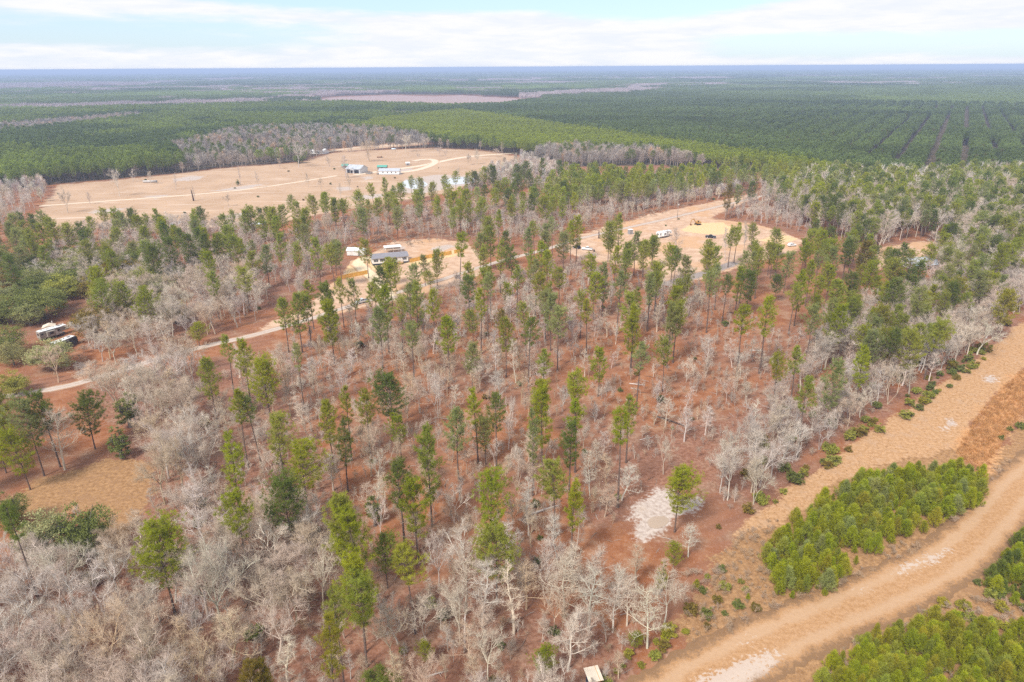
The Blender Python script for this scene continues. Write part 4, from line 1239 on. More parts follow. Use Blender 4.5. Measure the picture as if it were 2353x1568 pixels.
ORD = ['nearest', 'second', 'third', 'fourth', 'fifth', 'sixth', 'seventh', 'eighth', 'ninth', 'tenth', 'eleventh', 'twelfth']
SIDE = {'l': 'left of', 'r': 'right of', 'u': 'beyond', 'd': 'this side of'}
NOUN = {'pine_tree': 'pine', 'bare_tree': 'bare tree', 'young_pine': 'young pine', 'shrub': 'shrub', 'oak_tree': 'evergreen oak', 'cedar_tree': 'cedar'}


def look_of(r):
    if r['kind'] == 'bare_tree':
        return {'leader': 'slender', 'spread': 'spreading', 'multi': 'many-stemmed'}[r['style']] + ' ' + r['tone']
    if r['kind'] == 'pine_tree':
        q = r['W'] / r['h']
        return ('slim ' if q < .24 else 'full ' if q > .36 else 'tall ' if r['h'] > 20 else '') + r['tone']
    return r['tone']


def label_all(rs):
    from collections import defaultdict
    cls = defaultdict(list)
    for r in rs:
        if r['tone'] is None:
            r['tone'] = M_ if random.random() < .6 else random.choice([B_, G_, D_])
        if r['kind'] == 'bare_tree' and r['style'] is None:
            r['style'] = 'spread'
        r['look'] = look_of(r)
        cls[(r['kind'], r['look'])].append(r)
    for key, grp in cls.items():
        xy = np.array([[r['px'][2][0], (r['px'][0][1] + r['px'][2][1]) / 2] for r in grp])
        best = [(99, 0, '')] * len(grp)
        for li, (nm, lx, ly) in enumerate(LAND):
            dx, dy = xy[:, 0] - lx, (xy[:, 1] - ly) * 1.3
            sd = np.where(np.abs(dx) > np.abs(dy), np.where(dx < 0, 'l', 'r'), np.where(dy < 0, 'u', 'd'))
            dd = np.hypot(dx, dy)
            for s in 'lrud':
                ix = [i for i in np.argsort(dd) if sd[i] == s]
                if s == 'd' and ly > 1500 or s == 'l' and lx < 80 or s == 'r' and lx > 2300:
                    continue
                for k, i in enumerate(ix[:12]):
                    sc = k + dd[i] / 160
                    if sc < best[i][0]:
                        best[i] = (sc, k, SIDE[s] + ' ' + nm)
        for r, (sc, k, where) in zip(grp, best):
            what = r['look'] + ' ' + NOUN[r['kind']]
            r['label'] = f'{what}, {ORD[k]} such {where}' if k else f'{what}, nearest such {where}'


label_all(THINGS)
for r in REST:
    if r['tone'] is None:
        r['tone'] = M_
    if r['kind'] == 'bare_tree' and r['style'] is None:
        r['style'] = 'spread'


def pick(r):
    k = r['kind']
    if k == 'pine_tree':
        q = r['W'] / r['h']
        c = sorted(PINES, key=lambda v: abs(v['W'] / v['h'] - q) + random.uniform(0, .09))
        return c[0]
    if k == 'bare_tree':
        return random.choice(BARES[r['style']])
    return random.choice({'oak_tree': OAKS, 'cedar_tree': CEDARS, 'shrub': SHRUBS, 'young_pine': YOUNG}[k])


def tint(r):
    c = np.array(BT[r['tone']] if r['kind'] == 'bare_tree' else PT[r['tone']])
    if r['kind'] in ('oak_tree', 'cedar_tree', 'shrub'):
        c = c * np.array([.8, .74, .9]) * (1.1 if r['kind'] == 'oak_tree' else 1)
    if r['kind'] == 'young_pine':
        c = c * 1.12
    return np.clip(c * random.uniform(.88, 1.14) * np.array([random.uniform(.94, 1.06), 1, random.uniform(.9, 1.1)]), 0, 1)


GRP = {'pine_tree': 'tall pines over the red needle floor', 'bare_tree': 'leafless hardwoods in the woods', 'young_pine': 'young pines in the thickets by the track', 'shrub': 'low shrubs under the trees', 'oak_tree': 'evergreen oaks around the homesteads',
       'cedar_tree': 'dark cedars among the bare trees'}
for r in THINGS:
    v = pick(r)
    root = empty(r['kind'], (r['x'], r['y'], 0), random.uniform(0, 6.283))
    sz = r['h'] / v['h']
    sx = min(max(r['W'] / v['W'], sz * .65), sz * 1.6)
    root.scale = (sx, sx, sz)
    tag(root, r['label'], NOUN[r['kind']], GRP[r['kind']])
    c = tint(r)
    a = link('stems' if r['kind'] == 'shrub' else 'trunk', v['trunk'], root)
    a.color = (*(c * (.95 if r['kind'] == 'bare_tree' else 1)), 1)
    b_ = link('foliage' if r['kind'] == 'shrub' else 'branches' if r['kind'] == 'bare_tree' else 'crown', v['crown'], root)
    b_.color = (*c, 1)


# ------------------------------------------------------------------ masses nobody could count: one object each
def scatter(name, sources, pts, idx, rot, scl, tints, cat=None):
    """one object: many copies of a few shapes on points"""
    coll = bpy.data.collections.new(name + '_shapes')
    for i, me in enumerate(sources):
        coll.objects.link(bpy.data.objects.new(f'{name}_shape_{i:03d}', me))
    me = bpy.data.meshes.new(name)
    me.vertices.add(len(pts))
    P3 = np.zeros((len(pts), 3), np.float32)
    P3[:, :pts.shape[1]] = pts
    me.vertices.foreach_set('co', P3.ravel())
    for nm, ty, arr in (('pick', 'INT', np.asarray(idx, np.int32)), ('turn', 'FLOAT_VECTOR', np.asarray(rot, np.float32)), ('size', 'FLOAT_VECTOR', np.asarray(scl, np.float32)), ('tint', 'FLOAT_COLOR', np.asarray(tints, np.float32))):
        at = me.attributes.new(nm, ty, 'POINT')
        at.data.foreach_set({'INT': 'value', 'FLOAT_VECTOR': 'vector', 'FLOAT_COLOR': 'color'}[ty], arr.ravel())
    o = link(name, me)
    ng = bpy.data.node_groups.new(name, 'GeometryNodeTree')
    ng.interface.new_socket('Geometry', in_out='INPUT', socket_type='NodeSocketGeometry')
    ng.interface.new_socket('Geometry', in_out='OUTPUT', socket_type='NodeSocketGeometry')
    gi, go = ng.nodes.new('NodeGroupInput'), ng.nodes.new('NodeGroupOutput')
    ci = ng.nodes.new('GeometryNodeCollectionInfo')
    ci.inputs['Collection'].default_value = coll
    ci.inputs['Separate Children'].default_value = True
    ci.inputs['Reset Children'].default_value = True
    ip = ng.nodes.new('GeometryNodeInstanceOnPoints')
    ip.inputs['Pick Instance'].default_value = True

    def na_(nm, ty):
        n = ng.nodes.new('GeometryNodeInputNamedAttribute')
        n.data_type = ty
        n.inputs['Name'].default_value = nm
        return n.outputs['Attribute']
    L = ng.links.new
    L(gi.outputs[0], ip.inputs['Points'])
    L(ci.outputs[0], ip.inputs['Instance'])
    L(na_('pick', 'INT'), ip.inputs['Instance Index'])
    L(na_('turn', 'FLOAT_VECTOR'), ip.inputs['Rotation'])
    L(na_('size', 'FLOAT_VECTOR'), ip.inputs['Scale'])
    L(ip.outputs[0], go.inputs[0])
    md = o.modifiers.new('scatter', 'NODES')
    md.node_group = ng
    tag(o, kind='stuff')
    return o


def joined(v, mleaf, mwood=None):
    """trunk and crown of a shape in one mesh"""
    a, c = v['trunk'], v['crown']

    def arr(me):
        V = np.empty(len(me.vertices) * 3, np.float32)
        me.vertices.foreach_get('co', V)
        F = np.empty(len(me.loops), np.int32)
        me.loops.foreach_get('vertex_index', F)
        return V.reshape(-1, 3), F.reshape(-1, 3)
    V1, F1 = arr(a)
    V2, F2 = arr(c)
    me = mk_mesh('shape', np.vstack([V1, V2]), np.vstack([F1, F2 + len(V1)]))
    me.materials.append(mwood or mleaf)
    me.materials.append(mleaf)
    mi = np.zeros(len(F1) + len(F2), np.int32)
    mi[len(F1):] = 1
    me.polygons.foreach_set('material_index', mi)
    if 'twig' in c.attributes:
        tw = np.zeros(len(V2), np.float32)
        c.attributes['twig'].data.foreach_get('value', tw)
        at = me.attributes.new('twig', 'FLOAT', 'POINT')
        at.data.foreach_set('value', np.concatenate([np.zeros(len(V1), np.float32), tw]))
    return me


SRC = {'pine_wood': [], 'bare_wood': [], 'undergrowth': []}
VOF = {'pine_wood': [], 'bare_wood': [], 'undergrowth': []}
for v in PINES:
    SRC['pine_wood'].append(joined(v, M_NEEDLE_I, M_PBARK)); VOF['pine_wood'].append(v)
FP0 = len(SRC['pine_wood'])
for i, (h, cf, W, n) in enumerate([(18, .5, 4.8, 300), (18, .6, 5.4, 330), (17, .45, 4.2, 260), (19, .55, 5.0, 300), (18, .7, 6.0, 360), (18, .5, 5.2, 300)]):
    v = variant(far_pine_geo(500 + i, h, cf, W, n, .72), 'far_pine', M_PBARK, M_NEEDLE_I, h, W)
    SRC['pine_wood'].append(joined(v, M_NEEDLE_I, M_PBARK)); VOF['pine_wood'].append(v)
FP1 = len(SRC['pine_wood'])
for st in ('leader', 'spread', 'multi'):
    for v in BARES[st]:
        v['i'] = len(SRC['bare_wood'])
        SRC['bare_wood'].append(joined(v, M_TWIG_I)); VOF['bare_wood'].append(v)
FB0 = len(SRC['bare_wood'])
for i, (h, W) in enumerate([(14, 7), (13, 6), (15, 8), (14, 6.5)]):
    v = variant(far_bare_geo(520 + i, h, W, 260), 'far_bare', M_TWIG_I, M_TWIG_I, h, W)
    SRC['bare_wood'].append(joined(v, M_TWIG_I)); VOF['bare_wood'].append(v)
FB1 = len(SRC['bare_wood'])
for v in SHRUBS + OAKS + CEDARS:
    SRC['undergrowth'].append(joined(v, M_LEAF_I, M_PBARK2)); VOF['undergrowth'].append(v)
Y0 = len(SRC['undergrowth'])
for v in YOUNG:
    SRC['undergrowth'].append(joined(v, M_NEEDLE_I, M_PBARK)); VOF['undergrowth'].append(v)

INS = {k: [] for k in SRC}


def put(name, x, y, i, h, W, col, rz=None):
    v = VOF[name][i]
    sz = h / v['h']
    sx = min(max(W / v['W'], sz * .7), sz * 1.5)
    INS[name].append((x, y, i, rng.uniform(0, 6.283) if rz is None else rz, sx, sz, *col))


for r in REST:
    c = tint(r)
    k = r['kind']
    if k == 'pine_tree':
        far = r['px'][2][2] > 420
        i = int(rng.integers(FP0, FP1)) if far else PINES.index(pick(r))
        put('pine_wood', r['x'], r['y'], i, r['h'], r['W'], c)
    elif k == 'bare_tree':
        far = r['px'][2][2] > 480
        put('bare_wood', r['x'], r['y'], int(rng.integers(FB0, FB1)) if far else pick(r)['i'], r['h'], r['W'], c)
    elif k == 'young_pine':
        put('undergrowth', r['x'], r['y'], Y0 + int(rng.integers(0, len(YOUNG))), r['h'], r['W'], c)
    else:
        base = {'shrub': 0, 'oak_tree': len(SHRUBS), 'cedar_tree': len(SHRUBS) + len(OAKS)}[k]
        put('undergrowth', r['x'], r['y'], base + int(rng.integers(0, {'shrub': 4, 'oak_tree': 3, 'cedar_tree': 2}[k])), r['h'], r['W'], c)

for x, y, h_, w_, tn_ in SAP:
    put('bare_wood', x, y, int(rng.choice([0, 1, 2, 3, 8, 9])), h_, w_, np.array(BT[tn_]) * rng.uniform(.75, 1.1))

# --- woods out to 1.9 km, tree by tree
FAR = {}
FAR['light'] = poly((790, 322), (860, 290), (1000, 272), (1060, 266), (1250, 298), (1500, 340), (1800, 388), (1980, 424), (1700, 392), (1500, 382), (1300, 384), (1190, 357), (1100, 343), (985, 336), (940, 322), (870, 318))
FAR['dark'] = poly((1040, 262), (1120, 244), (1300, 232), (1500, 222), (1900, 205), (2353, 200), (3300, 200), (3300, 440), (2353, 430), (2100, 436), (1990, 424), (1800, 385), (1500, 337), (1250, 295))
FAR['bigbare'] = [poly((430, 398), (400, 352), (470, 330), (560, 308), (700, 303), (860, 308), (985, 325), (978, 343), (850, 346), (760, 352), (690, 371), (560, 383)),
                  poly((-200, 305), (0, 302), (140, 288), (330, 272), (335, 280), (200, 300), (60, 318), (-200, 325)),
                  poly((1190, 362), (1330, 352), (1500, 362), (1660, 392), (1500, 425), (1310, 420), (1200, 400)),
                  poly((1150, 226), (1300, 215), (1530, 206), (1500, 216), (1350, 226), (1220, 234)), poly((1040, 224), (1090, 219), (1120, 222), (1080, 226)), poly((660, 228), (760, 219), (740, 226), (680, 234)),
                  poly((-300, 200), (0, 196), (180, 192), (330, 193), (430, 190), (330, 202), (0, 212), (-300, 215)), poly((350, 234), (420, 228), (410, 236), (370, 239)), poly((70, 240), (130, 235), (120, 241)),
                  poly((1090, 196), (1250, 192), (1380, 194), (1250, 199)), poly((1520, 182), (1640, 180), (1700, 184), (1580, 187)), poly((420, 186), (560, 182), (640, 184), (500, 189)), poly((1400, 206), (1500, 200), (1560, 198), (1450, 210))]
OPEN = Z['pasture'] + Z['clear'] + [poly((1560, 470), (1700, 455), (1740, 445), (1760, 455), (1640, 500))]
vp = P(2226, 151.5)
lane_dir = nrm(np.array([vp.x, vp.y]))
lane_n = np.array([-lane_dir[1], lane_dir[0]])


def classify(q):
    """0 pine, 1 light stand, 2 dark stand, 3 bare, -1 none"""
    k = np.zeros(len(q), int)
    nz = smooth_noise(q, .006, 11)
    dst = np.hypot(*q.T)
    k[(nz > .62) & (dst > 900)] = 3
    k[inside(q, FAR['dark'])] = 2
    k[inside(q, FAR['light'])] = 1
    for pg in FAR['bigbare']:
        k[inside(q, pg)] = 3
    for pg in OPEN:
        k[inside(q, pg)] = -1
    k[inside(q, NEAR)] = -1
    return k


sp = 4.6
xs = np.arange(-1500, 1500, sp)
ys = np.arange(380, 1900, sp)
X, Y = np.meshgrid(xs, ys)
q = np.stack([X.ravel(), Y.ravel()], 1)
q = q + rng.uniform(-.42, .42, q.shape) * sp
q = q[(np.hypot(*q.T) < 1850) & (np.abs(np.arctan2(q[:, 0], q[:, 1])) < R(43))]
k = classify(q)
u = q @ lane_n
lane = np.abs(((u / 26.0) % 1) - .5) < .19
wob = smooth_noise(q, .02, 5)
drop = (k == 2) & lane & (wob > -.45) & (q[:, 0] > 330)
k[drop] = -1
tone_n = smooth_noise(q, .012, 21)
tone_f = smooth_noise(q, .05, 23)
rr_ = rng.uniform(size=len(q))
for (x, y), kk, tn, tf, ru in zip(q, k, tone_n, tone_f, rr_):
    if kk < 0:
        continue
    d = math.hypot(x, y)
    if kk == 1:
        c = np.array((.36, .40, .04)) * (1 + .15 * tf) * rng.uniform(.85, 1.15)
        put('pine_wood', x, y, int(rng.integers(FP0, FP1)), rng.uniform(13, 16), rng.uniform(4.2, 5.6), c)
    elif kk == 2:
        c = np.array((.20, .25, .07)) * (1 + .3 * tn + .2 * tf) * rng.uniform(.8, 1.2)
        if ru < .02:
            c = np.array((.2, .18, .06))
        put('pine_wood', x, y, int(rng.integers(FP0, FP1)), rng.uniform(15, 18.5), rng.uniform(4.4, 6), c)
    elif kk == 3:
        if ru > .42:
            if ru > .93 and d < 1300:
                put('pine_wood', x, y, int(rng.integers(FP0, FP1)), rng.uniform(13, 18), rng.uniform(4.6, 6.6), np.array((.25, .29, .06)) * rng.uniform(.7, 1.1))
            continue
        c = np.array(BT['pinkish grey' if tf > 0 else 'grey']) * rng.uniform(.6, .95)
        if ru < .03:
            c = np.array(BT['tan']) * np.array([1, .85, .75])
        put('bare_wood', x, y, int(rng.integers(FB0, FB1)), rng.uniform(11, 17), rng.uniform(7, 10.5), c)
    else:
        if ru > .8:
            continue
        if ru < .05:
            put('bare_wood', x, y, int(rng.integers(FB0, FB1)), rng.uniform(11, 15), rng.uniform(5, 8), np.array(BT['pinkish grey']) * rng.uniform(.8, 1.1))
            continue
        c = (np.array((.28, .335, .06)) if tn > -.2 else np.array((.19, .24, .06))) * (1 + .18 * tf) * rng.uniform(.8, 1.2)
        put('pine_wood', x, y, int(rng.integers(FP0, FP1)), rng.uniform(13, 19), rng.uniform(4.6, 6.6), c)

# --- beyond: tiles of forest out to the horizon
TILE = 62.0


def tile_geo(seed, kind):
    g = np.random.default_rng(seed)
    t = TB()
    n = 190 if kind == 'pine' else 110
    c = g.uniform(-TILE / 2, TILE / 2, (n, 2))
    hs = g.uniform(12, 18, n)
    m = 22
    if kind == 'pine':
        tt = g.uniform(0, 1, (n, m))
        a = g.uniform(0, 6.283, (n, m))
        r = 2.7 * (1 - .75 * tt) * np.sqrt(g.uniform(.2, 1, (n, m)))
        p = np.stack([c[:, :1] + np.cos(a) * r, c[:, 1:] + np.sin(a) * r, hs[:, None] * (.4 + .58 * tt)], -1).reshape(-1, 3)
        d = np.stack([np.cos(a), np.sin(a), np.full_like(a, .8)], -1).reshape(-1, 3) + g.normal(0, .5, (n * m, 3))
        t.blades(p, d, g.uniform(1.2, 2.2, n * m), 1.6, g)
    else:
        a = g.uniform(0, 6.283, (n, m))
        r = 4.0 * np.sqrt(g.uniform(.05, 1, (n, m)))
        p = np.stack([c[:, :1] + np.cos(a) * r * .5, c[:, 1:] + np.sin(a) * r * .5, hs[:, None] * g.uniform(.3, .7, (n, m))], -1).reshape(-1, 3)
        d = np.stack([np.cos(a) * .5, np.sin(a) * .5, np.full_like(a, 1.2)], -1).reshape(-1, 3)
        t.blades(p, d, g.uniform(3, 6, n * m), .7, g)
    return t


T0 = len(SRC['pine_wood'])
for i in range(4):
    SRC['pine_wood'].append(tile_geo(600 + i, 'pine').mesh('tile', M_NEEDLE_I)); VOF['pine_wood'].append(dict(h=1, W=1))
TB0 = len(SRC['bare_wood'])
for i in range(3):
    SRC['bare_wood'].append(tile_geo(620 + i, 'bare').mesh('tile', M_TWIG_I)); VOF['bare_wood'].append(dict(h=1, W=1))
xs = np.arange(-9800, 9800, TILE)
ys = np.arange(1200, 13000, TILE)
X, Y = np.meshgrid(xs, ys)
q = np.stack([X.ravel(), Y.ravel()], 1)
dq = np.hypot(*q.T)
q = q[(dq > 1830) & (dq < 12500) & (np.abs(np.arctan2(q[:, 0], q[:, 1])) < R(41))]
k = classify(q)
t1, t2, t3 = smooth_noise(q, .0022, 31), smooth_noise(q * np.array([.5, 1.6]), .0035, 33), smooth_noise(q, .012, 35)
bare = (t2 + .35 * t3 > .72) & (k != -1)
opn = (t2 + .3 * t1 < -.95)
seeds = np.stack(np.meshgrid(np.arange(-10000, 10001, 420.), np.arange(900, 13500, 520.)), -1).reshape(-1, 2)
seeds += rng.uniform(-190, 190, seeds.shape)
sval = rng.uniform(-1, 1, len(seeds))
stand = np.array([np.argmin((seeds[:, 0] - a_) ** 2 + ((seeds[:, 1] - c_) * 1.25) ** 2) for a_, c_ in q])
bare |= (rng.uniform(size=len(seeds)) < .2)[stand] & (t3 > -.3) & (k == 0)
opn |= (rng.uniform(size=len(seeds)) < .035)[stand]
for (x, y), kk, b1, o1, n1, n3, st in zip(q, k, bare, opn, t1, t3, sval[stand]):
    if kk == -1 or (o1 and kk == 0):
        continue
    ang = float(rng.integers(0, 4)) * math.pi / 2
    hs = rng.uniform(.9, 1.1)
    if kk == 3 or (b1 and kk == 0):
        put('bare_wood', x, y, int(rng.integers(TB0, TB0 + 3)), hs, 1, np.array((.44, .36, .35)) * rng.uniform(.8, 1.1), ang)
    else:
        c = np.array((.24, .295, .085)) * (1 + .15 * n1 + .12 * n3 + .3 * st) * rng.uniform(.88, 1.12)
        put('pine_wood', x, y, int(rng.integers(T0, T0 + 4)), hs, 1, c, ang)

# low brush under the bare woods and along the edges
for dpts, spc, cols in (
        ([(-200, 1700), (-100, 1350), (230, 1280), (330, 1150), (300, 980), (420, 850), (600, 850), (760, 1150), (900, 1350), (1480, 1420), (1450, 1560), (1200, 1750)], 5.0, ['pinkish grey', 'tan', 'grey']),
        ([(1580, 1480), (1560, 1340), (1700, 1230), (1800, 1180), (1760, 1260), (1790, 1390), (2060, 1260), (2240, 1170), (2270, 1110), (2330, 1020), (2300, 1110), (2200, 1215), (2060, 1300), (1840, 1395), (1700, 1460)], 1.7, ['tan', 'pinkish grey', 'tan']),
        ([(1800, 1700), (1900, 1520), (2030, 1440), (2220, 1370), (2353, 1370), (2500, 1600), (2200, 1900)], 1.8, ['tan', 'pinkish grey', 'grey']),
        ([(600, 640), (700, 560), (900, 520), (1240, 480), (1480, 490), (1600, 470), (1480, 505), (1320, 545), (1060, 552), (780, 590), (700, 690)], 4.0, ['pinkish grey', 'grey']),
        ([(1650, 1150), (1850, 900), (2100, 760), (2353, 620), (2353, 720), (2100, 890), (1850, 1080)], 4.0, ['pinkish grey', 'grey']),
        ([(100, 880), (250, 690), (600, 650), (640, 700), (420, 790)], 4.5, ['pinkish grey', 'grey', 'tan'])):
    pts = hexpts(poly(*dpts), spc)
    ok = np.ones(len(pts), bool)
    for c_, w_ in ROADS.values():
        ok &= seg_dist(pts, c_, False) > (8.6 if callable(w_) else w_) / 2 + .4
    for p_ in pts[ok]:
        if rng.uniform() < .3:
            continue
        h_ = rng.uniform(.6, 2.0) * (1 if spc < 2.5 else 1.5)
        put('bare_wood', p_[0], p_[1], random.choice(BARES['multi'])['i'], h_, h_ * rng.uniform(.9, 1.4), np.array(BT[random.choice(cols)]) * rng.uniform(.6, 1.0) * np.array([1, .88, .75]))

for nm in SRC:
    A = np.array(INS[nm])
    print(nm, len(A))
    z = np.zeros(len(A))
    scatter(nm, SRC[nm], A[:, :2], A[:, 2].astype(int), np.stack([z, z, A[:, 3]], 1), np.stack([A[:, 4], A[:, 4], A[:, 5]], 1), np.concatenate([A[:, 6:9], np.ones((len(A), 1))], 1))

# dry grass: tufts on the strip, sedge
def tuft_mesh(seed, n, h, spread, w, mat):
    g = np.random.default_rng(seed)
    t = TB()
    b0 = np.concatenate([g.normal(0, spread, (n, 2)), np.zeros((n, 1))], 1)
    d = g.normal(0, .35, (n, 3)) + UP
    t.blades(b0, d, g.uniform(.5, 1.1, n) * h, w, g)
    return t.mesh('tuft', mat)


def grass(name, dlist, spc, hr, meshes, cols, keep=1.0):
    pts = np.vstack([hexpts(poly(*d), spc, 1.2) for d in dlist])
    pts = pts[rng.uniform(size=len(pts)) < keep]
    nn = len(pts)
    z = np.zeros(nn)
    s = rng.uniform(*hr, nn)
    cl = np.array(cols)[rng.integers(0, len(cols), nn)] * rng.uniform(.75, 1.2, nn)[:, None]
    print(name, nn)
    scatter(name, meshes, pts, rng.integers(0, len(meshes), nn), np.stack([z, z, rng.uniform(0, 6.283, nn)], 1), np.stack([s, s, s], 1), np.concatenate([cl, np.ones((nn, 1))], 1))


GM = [tuft_mesh(700 + i, 26, 1.0, .22, .05, M_TWIG_I) for i in range(4)]
grass('sedge_grass', [[(2195, 1045), (2230, 980), (2290, 905), (2353, 850), (2480, 750), (2520, 800), (2400, 900), (2345, 960), (2310, 1005), (2265, 1080), (2240, 1075)]], .75, (.7, 1.5), GM, [(.50, .26, .10), (.60, .34, .15), (.44, .22, .08)])
grass('dry_grass', [[(1690, 1225), (1800, 1130), (1960, 1020), (2060, 955), (2180, 870), (2353, 742), (2353, 850), (2290, 905), (2210, 1010), (2150, 1050), (2020, 1060), (1920, 1110), (1800, 1200)],
                    [(1570, 1440), (1640, 1275), (1720, 1220), (1760, 1260), (1790, 1390), (1700, 1460)], [(1790, 1400), (2060, 1260), (2250, 1170), (2200, 1220), (2060, 1300), (1900, 1370)],
                    [(1860, 1640), (1950, 1500), (2100, 1420), (2353, 1350), (2353, 1600), (2200, 1700)]], 1.0, (.15, .42), GM, [(.60, .38, .20), (.52, .32, .16), (.42, .26, .13)], .8)
# sticks lying on the forest floor
stick = []
for i in range(4):
    t = TB()
    g_ = np.random.default_rng(800 + i)
    t.tube([(-1, 0, .05), (0, g_.normal(0, .12), .12), (1, g_.normal(0, .1), .04)], [.05, .045, .02], 4)
    for k_ in range(5):
        a_ = g_.uniform(-.9, .9)
        t.cones([(a_, 0, .08)], [(a_ + g_.uniform(.1, .6), g_.choice([-1, 1]) * g_.uniform(.3, .7), g_.uniform(.05, .35))], .022)
    stick.append(t.mesh('stick', M_TWIG_I))
pts = np.vstack([hexpts(poly((-200, 1700), (250, 1250), (600, 850), (1000, 700), (1640, 680), (1900, 780), (1750, 950), (1560, 1100), (1560, 1450), (1300, 1700)), 4.2, 1.2)])
pts = pts[clear_of(pts, .5)]
pts = pts[rng.uniform(size=len(pts)) < .6]
nn = len(pts)
z = np.zeros(nn)
s_ = rng.uniform(.35, 1.5, nn)
cl = np.array([(.45, .38, .33), (.32, .24, .19), (.16, .10, .07)])[rng.integers(0, 3, nn)]
scatter('fallen_sticks', stick, pts, rng.integers(0, 4, nn), np.stack([z, z, rng.uniform(0, 6.283, nn)], 1), np.stack([s_, s_, s_], 1), np.concatenate([cl, np.ones((nn, 1))], 1))
# ------------------------------------------------------------------ buildings, vehicles and small things
K = {}
for nm, c, ro, sp_, me_ in (('white', (.78, .78, .77), .45, .4, 0), ('offwhite', (.66, .63, .58), .6, .3, 0), ('beige', (.33, .29, .25), .6, .3, 0), ('black', (.012, .013, .018), .35, .5, 0), ('rubber', (.02, .02, .02), .8, .2, 0),
                            ('glass', (.015, .018, .025), .08, .6, 0), ('silver', (.60, .62, .63), .3, .5, .4), ('grey', (.30, .30, .31), .6, .3, 0), ('navy', (.035, .05, .09), .6, .3, 0), ('tanply', (.66, .55, .43), .8, .2, 0),
                            ('shingle', (.23, .22, .24), .9, .1, 0), ('metalroof', (.52, .54, .58), .35, .5, .3), ('greenroof', (.10, .34, .27), .5, .4, 0), ('yellow', (.42, .22, .05), .6, .3, 0), ('plank', (.74, .42, .11), .75, .2, 0),
                            ('newwood', (.50, .30, .15), .8, .2, 0), ('oldwood', (.26, .22, .19), .9, .1, 0), ('blue', (.06, .20, .55), .5, .4, 0), ('deadwood', (.50, .44, .40), .9, .1, 0), ('darkwood', (.10, .07, .06), .9, .1, 0),
                            ('charcoal', (.06, .065, .075), .5, .4, 0), ('lightblue', (.55, .66, .76), .4, .4, .2), ('rust', (.24, .12, .06), .8, .2, 0), ('skirting', (.03, .032, .045), .8, .2, 0)):
    K[nm] = surf(nm, c, ro, .12, 1.2, sp_, me_)


def at2(a, c):
    """middle and heading of something whose long side runs from a to c on the ground"""
    p, q = P(*a), P(*c)
    return (p + q) / 2, math.atan2(q.y - p.y, q.x - p.x), (q - p).length


def thing(name, loc, rz, label, cat, group=None):
    o = empty(name, loc, rz)
    return tag(o, label, cat, group)


def wheels(root, xs, y, r, w=.25):
    for x in xs:
        for s in (-1, 1):
            wh = disc_y('wheel', x, r, s * (y - w / 2), r, w, K['rubber'], root)
            disc_y('rim', x, r, s * (y + .005), r * .58, .03, K['silver'], wh)


def pickup(name, loc, rz, paint, label, L=5.7, w=1.98):
    o = thing(name, loc, rz, label, 'pickup truck', 'parked cars and trucks')
    h = L / 2
    prism('body', [(-h, .5), (h - .1, .45), (h, .7), (h - .05, 1.02), (h - .35, 1.12), (1.15, 1.2), (-1.0, 1.2), (-h, 1.18)], -w / 2, w / 2, paint, o, .05)
    prism('cab', [(1.25, 1.18), (.45, 1.86), (-.75, 1.9), (-1.05, 1.18)], -w * .44, w * .44, paint, o, .05)
    for s in (-1, 1):
        y = s * (w * .44 + .004)
        quads('side_window', [[(.98, y, 1.26), (.42, y, 1.76), (-.1, y, 1.79), (-.1, y, 1.26)], [(-.2, y, 1.26), (-.2, y, 1.79), (-.68, y, 1.8), (-.9, y, 1.26)]], K['glass'], o)
    quads('windscreen', [[(1.22, -.72, 1.24), (1.22, .72, 1.24), (.52, .66, 1.83), (.52, -.66, 1.83)]], K['glass'], o)
    quads('rear_window', [[(-1.05, -.66, 1.28), (-1.05, .66, 1.28), (-.82, .6, 1.8), (-.82, -.6, 1.8)]], K['glass'], o)
    boxes('bed', [(-1.95, 0, 1.19, 1.55, w * .8, .03)], K['charcoal'], o)
    boxes('bumper', [(h + .02, 0, .55, .14, w * .95, .2), (-h - .03, 0, .55, .14, w * .95, .2)], K['silver'], o)
    for s in (-1, 1):
        boxes('headlight', [(h - .03, s * w * .36, .86, .08, .34, .16)], K['white'], o)
    wheels(o, (h - 1.0, -h + 1.15), w / 2, .39)
    return o


def car(name, loc, rz, paint, label, L=4.6, w=1.85, hh=1.75, cat='car'):
    o = thing(name, loc, rz, label, cat, 'parked cars and trucks')
    h = L / 2
    prism('body', [(-h, .45), (h - .1, .4), (h, .65), (h - .1, .92), (.95, 1.05), (-h + .05, 1.1)], -w / 2, w / 2, paint, o, .05)
    prism('cab', [(1.0, 1.03), (.35, hh - .05), (-1.6, hh), (-h + .12, 1.06)], -w * .43, w * .43, paint, o, .05)
    for s in (-1, 1):
        y = s * (w * .43 + .004)
        quads('side_window', [[(.75, y, 1.12), (.3, y, hh - .15), (-.6, y, hh - .13), (-.6, y, 1.12)], [(-.7, y, 1.12), (-.7, y, hh - .13), (-1.5, y, hh - .12), (-1.75, y, 1.12)]], K['glass'], o)
    quads('windscreen', [[(1.03, -.7, 1.08), (1.03, .7, 1.08), (.44, .62, hh - .08), (.44, -.62, hh - .08)]], K['glass'], o)
    wheels(o, (h - .85, -h + .85), w / 2, .36)
    return o


